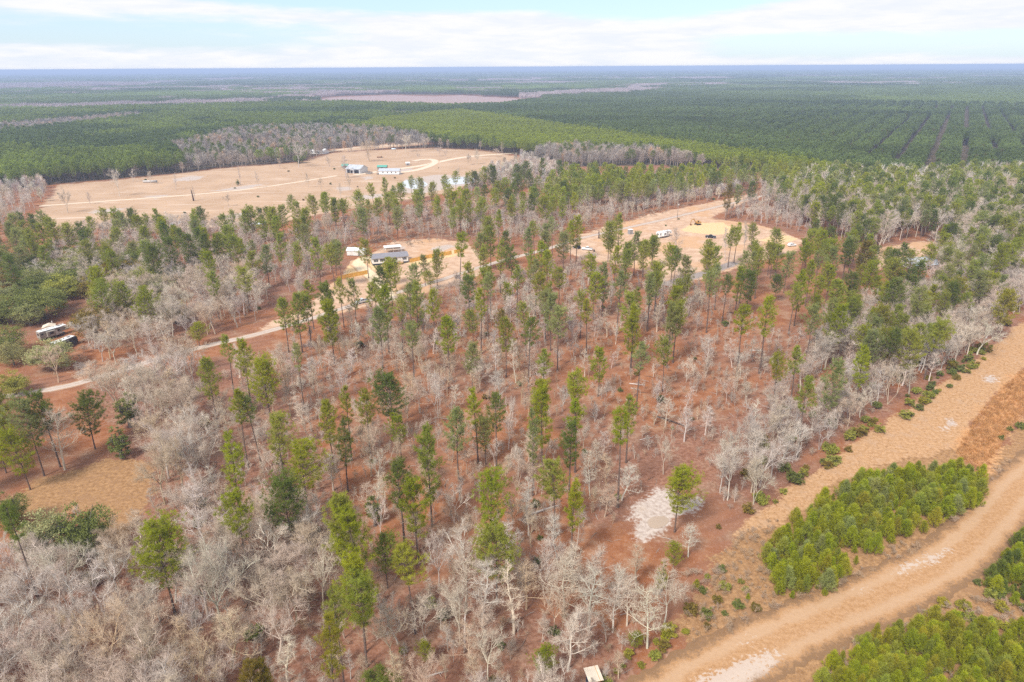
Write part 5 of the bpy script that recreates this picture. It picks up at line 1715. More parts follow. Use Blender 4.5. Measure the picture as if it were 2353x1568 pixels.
def camper(name, loc, rz, wall, label, L=9.5, fifth=True, stripe=None, front=1):
    o = thing(name, loc, rz, label, 'camper', 'campers parked on the lots')
    h = L / 2
    w = 2.5
    if fifth:
        pr = [(-h, .7), (h - 2.6, .7), (h - 2.6, 1.75), (h - .1, 1.75), (h, 2.5), (h - .5, 3.35), (-h + .1, 3.45), (-h, 3.3)]
    else:
        pr = [(-h, .6), (h - .2, .6), (h, 1.3), (h - .3, 2.9), (-h + .1, 3.1), (-h, 2.9)]
    top = 3.45 if fifth else 3.1
    prism('body', pr, -w / 2, w / 2, wall, o, .06)
    boxes('roof', [(-.3, 0, top + .01, L - 1.0, w - .1, .08)], K['white'], o)
    boxes('roof_air_conditioner', [(-h * .35, 0, top + .2, 1.0, .75, .3)], K['offwhite'], o, .04)
    boxes('roof_air_conditioner', [(h * .4, 0, top + .18, .9, .7, .28)], K['grey'], o, .04)
    for x in (-h * .7, h * .1, h * .62):
        boxes('roof_vent', [(x, .3, top + .1, .45, .45, .12)], K['charcoal'], o)
    for s in (-1, 1):
        y = s * (w / 2)
        so = boxes('slide_out', [(-h * .28, y + s * .42, top - 1.35, 2.8, .9, 1.9)], wall, o, .04)
        boxes('window', [(-h * .28, y + s * .88, top - 1.1, 1.3, .03, .75)], K['glass'], so)
        boxes('window', [(h * .28, y + s * .012, top - 1.05, .9, .03, .6)], K['glass'], o)
        boxes('window', [(-h * .82, y + s * .012, top - 1.05, .7, .03, .6)], K['glass'], o)
        boxes('window', [(h * .7, y + s * .012, top - .95, .6, .03, .45)], K['glass'], o)
        boxes('stripe', [(0, y + s * .008, 1.15 if not fifth else 1.3, L * .62, .02, .28)], stripe or K['grey'], o)
        boxes('awning', [(-.1, y + s * .06, top - .12, L * .55, .12, .14)], K['grey'], o)
    boxes('door', [(h * .12, -w / 2 - .012, 1.75, .75, .03, 1.95)], K['offwhite'], o)
    boxes('rear_window', [(-h - .012, 0, top - 1.1, .03, 1.4, .7)], K['glass'], o)
    boxes('chassis', [(-.4, 0, .58, L * .8, 1.6, .16)], K['black'], o)
    wheels(o, (-.9, .0), w / 2 - .05, .37, .24)
    for x in (h - 2.9, -h + .5):
        for s in (-1, 1):
            boxes('jack_leg', [(x, s * .9, .35, .09, .09, .7)], K['charcoal'], o)
    return o


def gable(o, L, W, hw, rise, wallm, roofm, over=.4, z0=0., name_wall='wall', end_gable=True):
    """walls and a ridge roof, the ridge along x"""
    prof = [(-W / 2, z0), (W / 2, z0), (W / 2, z0 + hw), (0, z0 + hw + rise), (-W / 2, z0 + hw)]
    n = 5
    V = [(-L / 2, y, z) for y, z in prof] + [(L / 2, y, z) for y, z in prof]
    F = [[4, 3, 2, 1, 0], [5, 6, 7, 8, 9]] + [[i, (i + 1) % n, n + (i + 1) % n, n + i] for i in range(n) if i not in (2, 3)] + [[2, 3, 8, 7], [3, 4, 9, 8]]
    link(name_wall, bevel_mesh(name_wall, V, F, wallm), o)
    t = .14
    sl = rise / (W / 2)
    e = over
    ze = z0 + hw - sl * e + .02
    V, F = [], []
    for s in (-1, 1):
        b = len(V)
        for x in (-L / 2 - e, L / 2 + e):
            V += [(x, s * (W / 2 + e), ze), (x, 0, z0 + hw + rise + .02), (x, 0, z0 + hw + rise + .02 + t), (x, s * (W / 2 + e), ze + t)]
        F += [[b, b + 1, b + 2, b + 3], [b + 4, b + 7, b + 6, b + 5], [b, b + 4, b + 5, b + 1], [b + 3, b + 2, b + 6, b + 7], [b, b + 3, b + 7, b + 4]]
    return link('roof', bevel_mesh('roof', V, F, roofm), o)


def ribbed(name, col, scale, rough=.4, metal=.3, depth=.25):
    m, nt, b = new_mat(name)
    tc = N(nt, 'ShaderNodeTexCoord').outputs['Object']
    wv = N(nt, 'ShaderNodeTexWave')
    wv.inputs['Scale'].default_value = scale
    wv.inputs['Distortion'].default_value = .1
    nt.links.new(tc, wv.inputs['Vector'])
    f = noise(nt, .6, 4, .6, tc)
    c = mix(nt, ramp(nt, f, .35, .7), tuple(x * .8 for x in col), tuple(min(.85, x * 1.1) for x in col))
    c = mix(nt, math_n(nt, 'MULTIPLY', ramp(nt, wv.outputs['Fac'], .2, .0), depth), c, tuple(x * .5 for x in col))
    nt.links.new(c, b.inputs['Base Color'])
    b.inputs['Roughness'].default_value = rough
    b.inputs['Metallic'].default_value = metal
    return m


K['ribroof'] = ribbed('ribbed_metal', (.56, .58, .62), 1.4)
K['plankfence'] = ribbed('fence_planks', (.78, .44, .10), 3.2, .8, 0, .5)
K['siding'] = surf('siding', (.72, .70, .67), .6, .06, .8)
K['plyboard'] = ribbed('plywood', (.70, .60, .48), 1.0, .8, 0, .35)

# the grey-roofed double wide
loc, rz, L_ = at2((857, 611), (938, 604))
hs = thing('house', loc + Vector((-math.sin(rz), math.cos(rz), 0)) * 4.3, rz, 'white house with grey shingle roof, dark skirting and a wooden porch in the yard', 'house')
LL = 17.5
gable(hs, LL, 8.6, 2.6, 1.25, K['siding'], K['shingle'], .45, .85)
boxes('skirting', [(0, 0, .425, LL - .1, 8.5, .85)], K['skirting'], hs)
for x, ww in ((LL * .40, 1.0), (LL * .13, .9), (-LL * .22, 1.4), (-LL * .40, 1.0)):
    w_ = boxes('window', [(x, -4.32, 2.35, ww, .06, 1.15)], K['glass'], hs)
    boxes('frame', [(x, -4.335, 2.35 + .62, ww + .16, .05, .09), (x, -4.335, 2.35 - .62, ww + .16, .05, .09), (x, -4.36, 2.35, ww, .03, .06)], K['white'], w_)
    for s in (-1, 1):
        boxes('shutter', [(x + s * (ww / 2 + .28), -4.33, 2.35, .38, .06, 1.25)], K['black'], hs)
boxes('door', [(LL * .27, -4.32, 1.95, .95, .06, 2.1)], K['offwhite'], hs)
pc = boxes('porch', [(LL * .27, -5.3, .78, 2.6, 1.9, .14), (LL * .27 - 1.2, -6.15, 1.25, .1, .1, 2.5), (LL * .27 + 1.2, -6.15, 1.25, .1, .1, 2.5), (LL * .27, -6.15, 1.75, 2.5, .06, .1),
                     (LL * .27 - 1.24, -5.3, 1.75, .06, 1.8, .1), (LL * .27 + 1.24, -5.3, 1.75, .06, 1.8, .1)], K['newwood'], hs)
boxes('stair', [(LL * .27, -6.45, .6, 1.2, .3, .06), (LL * .27, -6.75, .4, 1.2, .3, .06), (LL * .27, -7.05, .2, 1.2, .3, .06), (LL * .27 - .6, -6.8, .8, .08, 1.1, .08), (LL * .27 + .6, -6.8, .8, .08, 1.1, .08)], K['newwood'], pc)
# white roofed shelter behind
loc, rz2, _ = at2((880, 585), (920, 581))
o = thing('carport', loc + Vector((0, 3.5, 0)), rz, 'low carport with a flat white roof behind the grey-roofed house', 'carport')
boxes('roof', [(0, 0, 3.05, 9.0, 4.8, .16)], K['white'], o)
for x in (-4.2, 0, 4.2):
    for y in (-2.1, 2.1):
        boxes('post', [(x, y, 1.49, .12, .12, 2.96)], K['offwhite'], o)
boxes('back_panel', [(0, 2.3, 1.9, 8.6, .08, 2.1)], K['siding'], o)
# white shed of two joined volumes
loc, rz2, _ = at2((793, 590), (830, 588))
o = thing('shed', loc + Vector((0, 2.5, 0)), rz2 - .35, 'white shed with two joined ridge roofs at the left of the yard', 'shed', 'sheds on the lots')
gable(o, 6.0, 4.6, 2.5, 1.1, K['siding'], K['white'], .25, .25)
an = boxes('annex', [(4.2, .8, 1.35, 3.2, 3.4, 2.2)], K['siding'], o)
prism('annex_roof', [(2.5, 2.55), (5.95, 2.55), (5.95, 2.68), (4.2, 3.35), (2.5, 2.68)], -1.1, 2.7, K['white'], an)
boxes('door', [(-.6, -2.32, 1.3, 1.5, .06, 2.0)], K['offwhite'], o)
boxes('footing', [(1.2, .2, .13, 8.4, 4.2, .26)], K['oldwood'], o)
# blue and black heap at the edge of the wood
loc = P(896, 568)
o = thing('tarp_pile', loc, .1, 'heap of blue tarp, tyres and bins at the wood edge behind the house', 'pile')
prism('tarp', [(.2, 0), (2.6, 0), (2.3, .7), (1.5, 1.05), (.7, .8)], -.8, .9, K['blue'], o, .08)
boxes('bin', [(-.6, .1, .5, .7, .7, 1.0)], K['black'], o, .04)
boxes('bin', [(-1.5, -.2, .4, .9, .8, .8)], K['offwhite'], o, .04)
for x, y in ((-2.5, .1), (-2.2, -.6)):
    t = TB(); t.tube([(x, y, .02), (x, y, .3)], [.38, .38], 12, True)
    link('tyre', t.mesh('tyre', K['rubber']), o)

# plank fences


def fence(pts, label):
    ps = [P(x, y) for x, y in pts]
    o = thing('plank_fence', ps[0], 0, label, 'fence', 'new plank fences beside the house')
    for a, c in zip(ps[:-1], ps[1:]):
        L = (c - a).length
        ang = math.atan2(c.y - a.y, c.x - a.x)
        pb = boxes('board_panel', [(L / 2, 0, 1.02, L - .14, .04, 1.86)], K['plankfence'], o)
        pb.location = a - ps[0]
        pb.rotation_euler = (0, 0, ang)
        n = max(1, int(L / 4))
        for k_ in range(n + 1):
            q_ = (a - ps[0]).lerp(c - ps[0], k_ / n)
            pp = boxes('post', [(0, .085, 1.0, .1, .1, 2.0)], K['newwood'], o)
            pp.location = q_
            pp.rotation_euler = (0, 0, ang)
    return o


fence([(776, 645), (800, 639), (845, 630)], 'bright yellow plank fence left of the sandy house drive')
fence([(942, 604), (985, 594), (1038, 585)], 'bright yellow plank fence running right from the corner of the house')
fence([(1044, 583), (1066, 579)], 'short end piece of yellow plank fence, farthest right from the house')

# silver pickup on the road, the lot in the clearing
loc, rz, _ = at2((842, 694), (820, 699))
pickup('pickup_truck', loc, rz, K['silver'], 'silver pickup standing on the gravel road below the left fence', 5.6)
loc, rz, _ = at2((1361, 576), (1337, 574))
pickup('pickup_truck', loc, rz, K['white'], 'white pickup with its nose to the black off-road car')
loc, rz, _ = at2((1621, 546), (1645, 548))
pickup('pickup_truck', loc, rz, K['black'], 'black pickup alone on the tan clearing right of the camper')
loc, rz, _ = at2((1334, 573), (1316, 569))
o = car('off_road_car', loc, rz, K['black'], 'boxy black off-road car beside the gravel road, left of the white pickup', 4.4, 1.9, 2.05)
disc_y('spare_wheel', -2.3, 1.05, 0, .38, .24, K['rubber'], o)
loc, rz, _ = at2((1808, 567), (1831, 565))
car('car', loc, rz, K['white'], 'white car half hidden among the pines at the right of the clearing', 4.7)
loc, rz, _ = at2((1506, 549), (1545, 541))
camper('camper', loc, rz, K['white'], 'long white camper with dark windows alone in the tan clearing', 10.5, True, K['charcoal'])
loc, rz, _ = at2((94, 783), (156, 765))
camper('camper', loc, rz, K['beige'], 'beige camper with white roof, the farther of two under the oaks', 10.0, True, K['offwhite'])
loc, rz, _ = at2((127, 808), (174, 789))
camper('camper', loc, rz, K['charcoal'], 'dark grey camper with pale roof, the nearer of two under the oaks', 8.6, False, K['charcoal'])
loc = P(116, 764)
o = thing('canopy_shelter', loc, .45, 'tan canopy on posts beside the beige camper under the oaks', 'canopy')
prism('canopy_roof', [(-2.1, 2.4), (2.1, 2.4), (2.1, 2.5), (0, 3.2), (-2.1, 2.5)], -1.8, 1.8, K['tanply'], o)
for x in (-1.9, 1.9):
    for y in (-1.6, 1.6):
        boxes('post', [(x, y, 1.2, .09, .09, 2.4)], K['newwood'], o)
boxes('table', [(0, 0, .75, 2.4, 1.0, .07), (-1, 0, .36, .08, .8, .71), (1, 0, .36, .08, .8, .71)], K['rust'], o)
loc = P(122, 748)
o = thing('satellite_dish', loc, 2.4, 'small white satellite dish on a mast behind the beige camper', 'dish')
t = TB(); t.tube([(0, 0, 0), (0, 0, 1.5)], [.04, .04], 6); link('mast', t.mesh('mast', K['silver']), o)
t = TB(); t.tube([(0, -.05, 1.5), (0, .02, 1.5), (0, .12, 1.5)], [.05, .3, .45], 12, False); link('dish', t.mesh('dish', K['white']), o)
t = TB(); t.cones([(0, 0, 1.25)], [(0, .6, 1.5)], .02); link('feed_arm', t.mesh('feed_arm', K['grey']), o)
# outhouse, pole, tote, excavator
loc = P(1448, 538)
o = thing('outhouse', loc, .35, 'grey outhouse with a white top beside the gravel road', 'outhouse')
boxes('wall', [(0, 0, 1.3, 2.2, 2.2, 2.6)], K['grey'], o, .03)
boxes('roof', [(0, 0, 2.68, 2.6, 2.6, .14)], K['white'], o, .02)
boxes('door', [(-.1, -1.115, 1.15, .9, .04, 2.0)], K['oldwood'], o)
loc = P(1556, 506)
o = thing('utility_pole', loc, .3, 'wooden utility pole with a grey transformer by the gravel road', 'utility pole')
t = TB(); t.tube([(0, 0, 0), (0, 0, 11)], [.17, .12], 8, True); link('pole', t.mesh('pole', K['oldwood']), o)
boxes('crossarm', [(0, 0, 10.4, 2.2, .12, .14)], K['oldwood'], o)
t = TB(); t.tube([(.3, 0, 9.0), (.3, 0, 9.9)], [.26, .26], 10, True); link('transformer', t.mesh('transformer', K['silver']), o)
loc = P(1366, 586)
o = thing('storage_tote', loc, .2, 'white tote with a blue end lying in front of the white pickup', 'tote')
boxes('box', [(0, 0, .3, 2.0, .8, .6)], K['white'], o, .05)
boxes('lid', [(-1.1, 0, .28, .3, .7, .55)], K['blue'], o, .04)
loc = P(1365, 579)
o = thing('trash_bin', loc, .1, 'slim black bin standing right of the white pickup', 'bin')
prism('bin', [(-.3, .05), (.3, .05), (.36, 1.1), (-.36, 1.1)], -.33, .33, K['black'], o, .03)
boxes('lid', [(0, 0, 1.14, .78, .74, .08)], K['charcoal'], o, .03)
wheels(o, (-.25,), .36, .12, .06)
loc, rz, _ = at2((1594, 518), (1612, 516))
o = thing('excavator', loc, rz + math.pi, 'rusty yellow excavator with its arm down on the yellow sand', 'excavator')
for s in (-1, 1):
    prism('track', [(-1.6, .25), (-1.3, 0.02), (1.3, .02), (1.6, .25), (1.6, .6), (1.3, .8), (-1.3, .8), (-1.6, .6)], s * 1.15 - .25, s * 1.15 + .25, K['rubber'], o, .04)
prism('body', [(-1.8, .95), (1.1, .95), (1.1, 1.5), (-.4, 1.9), (-1.8, 1.9)], -1.15, 1.15, K['yellow'], o, .06)
cb = prism('cab', [(-.1, 1.2), (1.3, 1.2), (1.35, 2.2), (.9, 2.9), (-.1, 2.9)], .1, 1.12, K['yellow'], o, .05)
boxes('window', [(.5, 1.125, 2.25, .9, .03, .8)], K['glass'], cb)
bo = prism('boom', [(.8, 1.3), (1.3, 1.3), (3.2, 3.6), (4.6, 2.9), (4.7, 3.2), (3.1, 4.0), (2.6, 3.8)], -.7, -.35, K['yellow'], o, .03)
prism('bucket', [(4.3, .1), (5.1, .1), (5.3, .8), (4.9, 1.1), (4.4, .9)], -.95, -.1, K['rust'], bo, .03)
prism('stick', [(4.5, 3.1), (4.9, 3.0), (5.0, 1.0), (4.7, .9)], -.65, -.4, K['yellow'], bo, .02)
# metal roofed building and blue barrel in the woods
loc, rz, _ = at2((2083, 622), (2155, 614))
o = thing('cabin', loc + Vector((0, 4, 0)), rz - .15, 'pale cabin with a light metal roof half hidden by pines', 'cabin')
gable(o, 14, 8.5, 2.5, 1.9, K['offwhite'], K['ribroof'], .5, .2)
boxes('porch_roof', [(0, -5.6, 2.45, 13, 2.6, .12)], K['lightblue'], o)
for x in (-6, -2, 2, 6):
    boxes('post', [(x, -6.6, 1.2, .14, .14, 2.4)], K['oldwood'], o)
for x in (-4.5, 4.2):
    boxes('window', [(x, -4.27, 1.6, 1.2, .05, 1.0)], K['glass'], o)
boxes('door', [(0, -4.27, 1.2, 1.0, .05, 2.0)], K['oldwood'], o)
loc = P(2038, 603)
o = thing('barrel', loc, .1, 'blue barrel lying on bare ground left of the cabin', 'barrel')
t = TB(); t.tube([(-.9, 0, .45), (-.85, 0, .45), (.85, 0, .45), (.9, 0, .45)], [.36, .45, .45, .36], 14, True); link('drum', t.mesh('drum', K['blue']), o)
t = TB(); t.tube([(-.32, 0, .45), (-.24, 0, .45)], [.475, .475], 14, True); t.tube([(.24, 0, .45), (.32, 0, .45)], [.475, .475], 14, True); link('hoop', t.mesh('hoop', K['navy']), o)
# small things by the road and on the clearing
loc = P(1051, 640)
o = thing('dumpster', loc, .2, 'small dark skip beside the gravel road right of the house', 'skip')
prism('body', [(-1.0, .1), (1.0, .1), (1.25, 1.2), (-1.25, 1.2)], -.8, .8, K['charcoal'], o, .03)
boxes('lid', [(0, 0, 1.24, 2.5, 1.66, .06)], K['black'], o)
loc = P(1617, 600)
o = thing('brush_pile', loc, .3, 'pile of cut brush and pale scraps on the lower clearing', 'pile')
t = TB(); g = np.random.default_rng(5)
for k_ in range(60):
    a_ = g.uniform(0, 6.28); p_ = np.array([g.normal(0, 1.2), g.normal(0, .7), g.uniform(.05, .6)])
    t.cones([p_], [p_ + np.array([math.cos(a_), math.sin(a_), g.uniform(-.1, .35)]) * 1.6], .06)
link('branches', t.mesh('branches', K['darkwood']), o)
boxes('board', [(.6, -.4, .4, 1.4, .3, .05), (-.7, .2, .55, 1.0, .25, .05)], K['offwhite'], o)
# hunting blind at the bottom edge
loc = P(1362, 1574)
o = thing('hunting_blind', loc, R(14), 'dark blue box blind with a tan plywood roof at the bottom edge', 'hunting blind')
boxes('wall', [(0, 0, 1.25, 1.75, 1.7, 1.9)], K['navy'], o, .02)
boxes('floor_frame', [(0, 0, .2, 1.8, 1.75, .2)], K['oldwood'], o)
rf = boxes('roof', [(0, .1, 2.36, 2.35, 2.75, .06)], K['plyboard'], o)
rf.rotation_euler = (R(5), 0, 0)
boxes('batten', [(.62, .1, 2.405, .09, 2.7, .03)], K['newwood'], rf)
boxes('fascia', [(0, -1.29, 2.34, 2.3, .03, .12)], K['rust'], rf)
boxes('window', [(.25, -.865, 1.6, .7, .03, .4)], K['black'], o)
for x in (-.8, .8):
    for y in (-.78, .78):
        boxes('leg', [(x, y, .05, .1, .1, .3)], K['oldwood'], o)

# the far farm
loc, rz, _ = at2((797, 399), (838, 398))
o = thing('barn', loc + Vector((0, 6, 0)), rz - .5, 'large grey metal barn with an open front on the pasture', 'barn')
gable(o, 15, 13, 4.0, 2.8, K['metalroof'], K['ribroof'], .5)
for s, y in ((-1, -6.53),):
    boxes('opening', [(-3.6, y, 1.6, 5.6, .08, 3.0)], K['black'], o)
    boxes('opening', [(3.6, y, 1.6, 5.0, .08, 3.0)], K['black'], o)
prism('porch_gable', [(-2.2, 2.9), (2.2, 2.9), (0, 5.2)], -8.4, -6.4, K['ribroof'], o)
for x in (-2, 2):
    boxes('post', [(x, -8.2, 1.45, .25, .25, 2.9)], K['white'], o)
loc, rz, _ = at2((872, 402), (917, 402))
o = thing('farmhouse', loc + Vector((0, 4.5, 0)), rz, 'long white farmhouse with a pale grey roof on the pasture', 'house')
gable(o, 18.5, 8.5, 3.0, 1.6, K['white'], K['metalroof'], .4, .4)
boxes('skirting', [(0, 0, .2, 18.4, 8.4, .4)], K['grey'], o)
for x in (-5.5, -1.5, 2.2, 6.2):
    boxes('window', [(x, -4.27, 2.0, .9, .06, 1.2)], K['glass'], o)
boxes('deck', [(-10.4, -1, .7, 2.6, 4, .15), (-11.5, -2.8, 1.0, .12, .12, 2.0), (-11.5, .8, 1.0, .12, .12, 2.0), (-10.4, -1, 2.6, 2.8, 4.2, .12)], K['oldwood'], o)
boxes('hvac_unit', [(10.2, -2.5, .6, 1.2, 1.2, 1.2)], K['grey'], o)
for (a, c), lb in ((((787, 386), (801, 386)), 'small green-roofed shelter left of the metal barn'), (((868, 389), (890, 389)), 'green-roofed shed behind the white farmhouse')):
    loc, rz, L_ = at2(a, c)
    o = thing('shed', loc, rz, lb, 'shed', 'sheds on the lots')
    gable(o, L_ * .95, 5.5, 2.4, 1.3, K['oldwood'], K['greenroof'], .4)
    boxes('door', [(0, -2.78, 1.1, 1.6, .06, 2.0)], K['darkwood'], o)
loc = P(937, 380)
o = thing('shed', loc, .2, 'tiny white shed inside the loop of the farm drive', 'shed', 'sheds on the lots')
gable(o, 3.6, 3, 2.2, .8, K['grey'], K['white'], .3)
boxes('door', [(0, -1.53, 1.0, .9, .05, 1.9)], K['darkwood'], o)
loc = P(848, 400)
o = thing('trailer', loc, .1, 'low grey flat trailer between barn and farmhouse', 'trailer')
boxes('deck', [(0, 0, .75, 6.5, 2.3, .16)], K['grey'], o)
boxes('rail', [(0, 1.1, 1.3, 6.4, .08, .9), (0, -1.1, 1.3, 6.4, .08, .9)], K['oldwood'], o)
wheels(o, (-.5, .5), 1.15, .38)
loc, rz, _ = at2((716, 354), (747, 354))
o = thing('farmhouse', loc + Vector((0, 5, 0)), rz - .3, 'white farmhouse with a white roof under the grey hardwoods', 'house')
gable(o, 18, 10, 2.8, 2.4, K['siding'], K['white'], .5)
for x in (-6, -2, 2, 6):
    boxes('window', [(x, -5.03, 1.6, 1.0, .06, 1.1)], K['glass'], o)
loc = P(873, 363)
o = thing('farm_implement', loc, .1, 'yellow wheeled hay rake left standing on the upper pasture', 'implement')
boxes('frame', [(0, 0, .9, 6.5, .3, .25), (3.4, 0, .7, 1.6, .25, .2)], K['yellow'], o)
for x in (-2.5, -1.2, .1, 1.4):
    disc_y('rake_wheel', x, .75, -.4, .75, .06, K['rust'], o)
boxes('seat', [(1.9, 0, 1.5, .6, .6, .9)], K['black'], o)
wheels(o, (2.4,), .9, .5)
loc = P(905, 350)
o = thing('tank_stand', loc, .2, 'pale tank on a raised stand at the top edge of the pasture', 'tank')
t = TB(); t.tube([(-2.4, 0, 3.6), (-2.2, 0, 3.6), (2.2, 0, 3.6), (2.4, 0, 3.6)], [.5, .8, .8, .5], 12, True); link('tank', t.mesh('tank', K['lightblue']), o)
for x in (-1.8, 1.8):
    for y in (-.6, .6):
        boxes('leg', [(x, y, 1.4, .14, .14, 2.8)], K['darkwood'], o)
loc = P(345, 420)
o = thing('culvert_pipe', loc, .05, 'thick concrete pipe lying at the far edge of the pasture', 'pipe')
t = TB(); t.tube([(-5.5, 0, 1.0), (5.5, 0, 1.0)], [1.0, 1.0], 14, True); link('barrel', t.mesh('barrel', surf('concrete', (.45, .42, .40), .9, .2)), o)
t = TB(); t.tube([(5.45, 0, 1.0), (5.75, 0, 1.0)], [1.14, 1.14], 14, True); link('collar', t.mesh('collar', K['grey']), o)

# snags and fallen logs


def snag(x, y, h, r, lean, label, m='darkwood'):
    loc = P(x, y)
    o = thing('dead_snag', loc, random.uniform(0, 6), label, 'dead tree', 'broken dead trunks left standing')
    t = TB()
    t.tube([(0, 0, 0), (lean * .3, 0, h * .4), (lean * .7, .1, h * .75), (lean, .1, h)], [r * 1.3, r, r * .85, r * .3], 7, True)
    link('trunk', t.mesh('trunk', K[m]), o)
    t = TB()
    for k_ in range(5):
        z = h * (.45 + .1 * k_); a_ = k_ * 2.1
        t.cones([(lean * z / h, 0, z)], [(lean * z / h + math.cos(a_) * .9, math.sin(a_) * .9, z + .5)], r * .3)
    link('broken_limb', t.mesh('broken_limb', K[m]), o)


snag(445, 462, 8.5, .45, .8, 'dark broken snag in the middle of the tan pasture')
snag(1468, 506 + 72, 7, .35, 1.6, 'leaning dark snag in the clearing between camper and black pickup')
snag(1692 * .8655, 485 * 1.1505 - 4, 6, .3, .2, 'short dark snag in the clearing just below the white camper')
snag(1376, 500 + 48, 5, .3, .3, 'stubby vine-clad snag at the road left of the white camper')
snag(1068, 1500, 8, .2, .4, 'thin grey snag in the foreground woods', 'deadwood')
for k_, (x, y, w) in enumerate(((812, 400, 1), (548, 428, 1))):
    pass


def log(a, c, r, label, m='deadwood'):
    p, q = P(*a), P(*c)
    o = thing('fallen_log', p, 0, label, 'log', 'logs lying on the needle floor')
    d = q - p
    t = TB()
    t.tube([(0, 0, r), (d.x * .5, d.y * .5 + .1, r * .9), (d.x, d.y, r * .7)], [r, r * .85, r * .5], 7, True)
    link('trunk', t.mesh('trunk', K[m]), o)
    t = TB()
    g = np.random.default_rng(int(a[0]))
    for k_ in range(7):
        f = g.uniform(.45, .98); b0 = np.array([d.x * f, d.y * f, r])
        t.cones([b0], [b0 + np.array([g.normal(0, .7) + d.x * .05, g.normal(0, .7) + d.y * .05, g.uniform(.2, .9)])], .06)
    link('branch_stub', t.mesh('branch_stub', K[m]), o)


log((1510, 959), (1572, 980), .26, 'long dark fallen log on the purple-brown floor above the sand', 'darkwood')
log((1218, 1185), (1284, 1163), .28, 'white fallen log at the foot of a full pine left of the sand')
log((1446, 883), (1482, 887), .2, 'pale fallen log lying level between pines in the stand')
log((1449, 893), (1470, 898), .14, 'short pale log just below a longer pale one')
log((1722, 806), (1752, 808), .2, 'grey log on the red floor near two tall pines')
log((1290, 744), (1330, 736), .2, 'pale log in the middle of the far pine stand')
log((978, 1558), (1026, 1544), .16, 'bent white log near the bottom edge')
log((1470, 1012), (1500, 1006), .12, 'thin grey log left of the long dark fallen log')
# ------------------------------------------------------------------ sky, air, sun
SUN_EL, SUN_AZ = 48.0, 215.0     # azimuth from +Y towards +X
w = bpy.data.worlds.new('World')
S.world = w
w.use_nodes = True
nt = w.node_tree
bg = nt.nodes['Background']
sky = N(nt, 'ShaderNodeTexSky', sky_type='NISHITA')
sky.sun_disc = False
sky.sun_elevation = R(SUN_EL)
sky.sun_rotation = R(SUN_AZ)
sky.air_density = 1.0
sky.dust_density = .6
sky.ozone_density = 1.6
STR = .105
tc = N(nt, 'ShaderNodeTexCoord').outputs['Generated']
sep = N(nt, 'ShaderNodeSeparateXYZ')
nt.links.new(tc, sep.inputs[0])
x_, y_, z_ = sep.outputs
el = math_n(nt, 'MULTIPLY', math_n(nt, 'ARCSINE', z_), 57.2958)           # degrees
az_ = math_n(nt, 'MULTIPLY', math_n(nt, 'ARCTAN2', x_, y_), 57.2958)


def vec(a, b_, c=0.0):
    n = N(nt, 'ShaderNodeCombineXYZ')
    for i, v in enumerate((a, b_, c)):
        if hasattr(v, 'links'):
            nt.links.new(v, n.inputs[i])
        else:
            n.inputs[i].default_value = v
    return n.outputs[0]


# low cloud bank: stretched along the horizon
cl1 = noise(nt, 1.0, 6, .6, vec(math_n(nt, 'MULTIPLY', az_, .075), math_n(nt, 'MULTIPLY', el, .55), 3.1), .5)
cl2 = noise(nt, 1.0, 5, .6, vec(math_n(nt, 'MULTIPLY', az_, .22), math_n(nt, 'MULTIPLY', el, 1.5), 8.7), .3)
fb = math_n(nt, 'ADD', math_n(nt, 'MULTIPLY', cl1, .75), math_n(nt, 'MULTIPLY', cl2, .35))
# the top of the bank rises and sinks with the heading
topw = N(nt, 'ShaderNodeFloatCurve')
nt.links.new(math_n(nt, 'ADD', math_n(nt, 'MULTIPLY', az_, 1 / 90.0), .5), topw.inputs['Value'])
cv = topw.mapping.curves[0]
for i, (px, py) in enumerate(((0.0, .5), (.1, .55), (.22, .50), (.36, .42), (.5, .42), (.62, .36), (.72, .44), (.82, .52), (1.0, .5))):
    if i == 0:
        cv.points[0].location = (px, py)
    elif i == 8:
        cv.points[1].location = (px, py)
    else:
        cv.points.new(px, py)
topw.mapping.update()
tope = math_n(nt, 'MULTIPLY', topw.outputs[0], 10.0)
h_ = math_n(nt, 'SUBTRACT', tope, el)                                     # above nought: inside the bank
gap = math_n(nt, 'MULTIPLY', ramp(nt, az_, -4, -22), ramp(nt, math_n(nt, 'ABSOLUTE', math_n(nt, 'SUBTRACT', el, math_n(nt, 'SUBTRACT', 1.6, math_n(nt, 'MULTIPLY', az_, .03)))), 1.7, .4))
gap2 = math_n(nt, 'MULTIPLY', ramp(nt, az_, 8, 22), ramp(nt, math_n(nt, 'ABSOLUTE', math_n(nt, 'SUBTRACT', el, 1.3)), 1.3, .3))
cov = math_n(nt, 'ADD', ramp(nt, h_, -.6, 1.0, -.34, .30), fb)
cov = math_n(nt, 'SUBTRACT', cov, math_n(nt, 'MULTIPLY', math_n(nt, 'ADD', gap, gap2), .42))
bank = ramp(nt, cov, .44, .78)
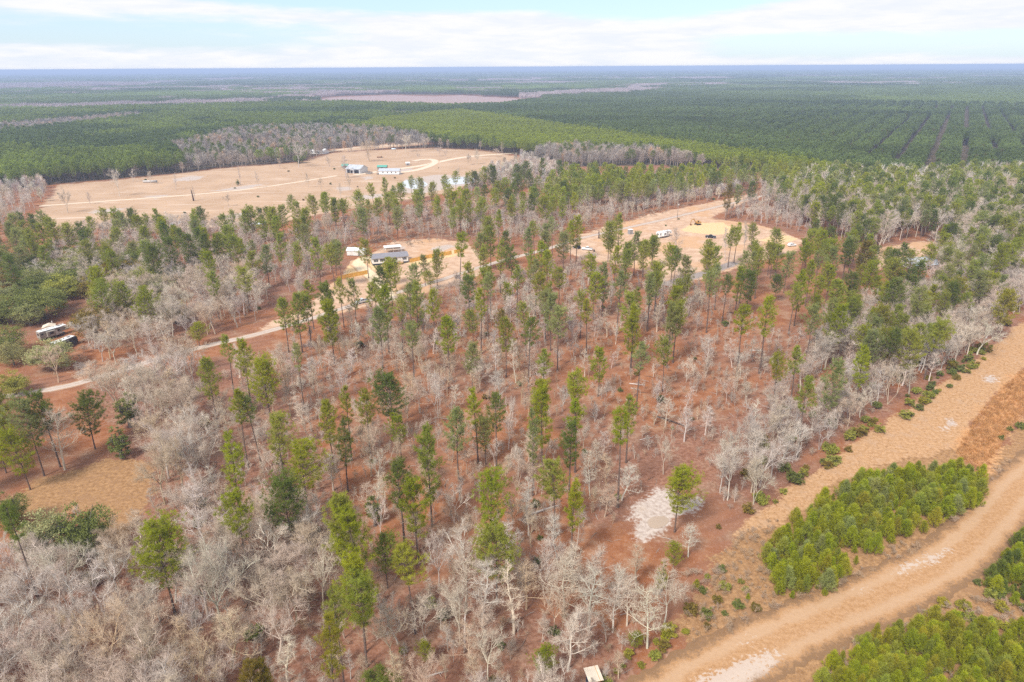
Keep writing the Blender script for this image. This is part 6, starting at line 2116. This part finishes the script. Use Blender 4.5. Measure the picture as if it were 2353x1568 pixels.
# unseen high cloud over the upper sky, added to whiten the ambient light
dome = noise(nt, 2.2, 6, .6, vec(math_n(nt, 'DIVIDE', x_, math_n(nt, 'ADD', z_, .25)), math_n(nt, 'DIVIDE', y_, math_n(nt, 'ADD', z_, .25)), 1.7), .4)
high = math_n(nt, 'MULTIPLY', ramp(nt, dome, .28, .52), ramp(nt, el, 7, 16))
mask = math_n(nt, 'MAXIMUM', math_n(nt, 'MULTIPLY', bank, ramp(nt, el, 13, 8)), math_n(nt, 'MULTIPLY', high, .95))
ccol = mix(nt, ramp(nt, cl2, .35, .65), (4.3, 4.5, 4.95), (4.85, 4.85, 5.0))
skyc = mix(nt, ramp(nt, el, 30, 3, .0, .62), sky.outputs[0], (2.5, 3.5, 4.75))
nt.links.new(mix(nt, mask, skyc, ccol), bg.inputs['Color'])
bg.inputs['Strength'].default_value = STR

sd = bpy.data.lights.new('sun', 'SUN')
sd.energy = 2.6
sd.angle = R(14)
sd.color = (1.0, .95, .88)
so = bpy.data.objects.new('sun', sd)
COL.objects.link(so)
e, a = R(SUN_EL), R(SUN_AZ)
dirv = Vector((math.sin(a) * math.cos(e), math.cos(a) * math.cos(e), math.sin(e)))
so.rotation_euler = dirv.to_track_quat('Z', 'Y').to_euler()

# the air: one closed box round the viewer and the land
hz, nt2, _b = new_mat('haze_air')
nt2.nodes.remove(_b)
pv = N(nt2, 'ShaderNodeVolumePrincipled')
pv.inputs['Color'].default_value = (.56, .70, 1.0, 1)
pv.inputs['Density'].default_value = 1.8e-4
pv.inputs['Anisotropy'].default_value = 0.0
nt2.links.new(pv.outputs[0], nt2.nodes['Material Output'].inputs['Volume'])
HS = 27500
hb = boxes('haze', [(0, 0, 45.5, 2 * HS, 2 * HS, 93.0)], hz)
tag(hb, kind='stuff')

# ------------------------------------------------------------------ render settings
S.render.engine = 'CYCLES'
S.view_settings.view_transform = 'Standard'
S.view_settings.look = 'None'
S.view_settings.exposure = 0.98
S.view_settings.gamma = 1.0
S.view_settings.use_curve_mapping = False
cy = S.cycles
cy.max_bounces = 6
cy.diffuse_bounces = 4
cy.glossy_bounces = 2
cy.transmission_bounces = 4
cy.volume_bounces = 0
cy.transparent_max_bounces = 4
cy.caustics_reflective = False
cy.caustics_refractive = False
cy.use_adaptive_sampling = True
cy.adaptive_threshold = .01
cy.use_denoising = False
cy.sample_clamp_indirect = 4
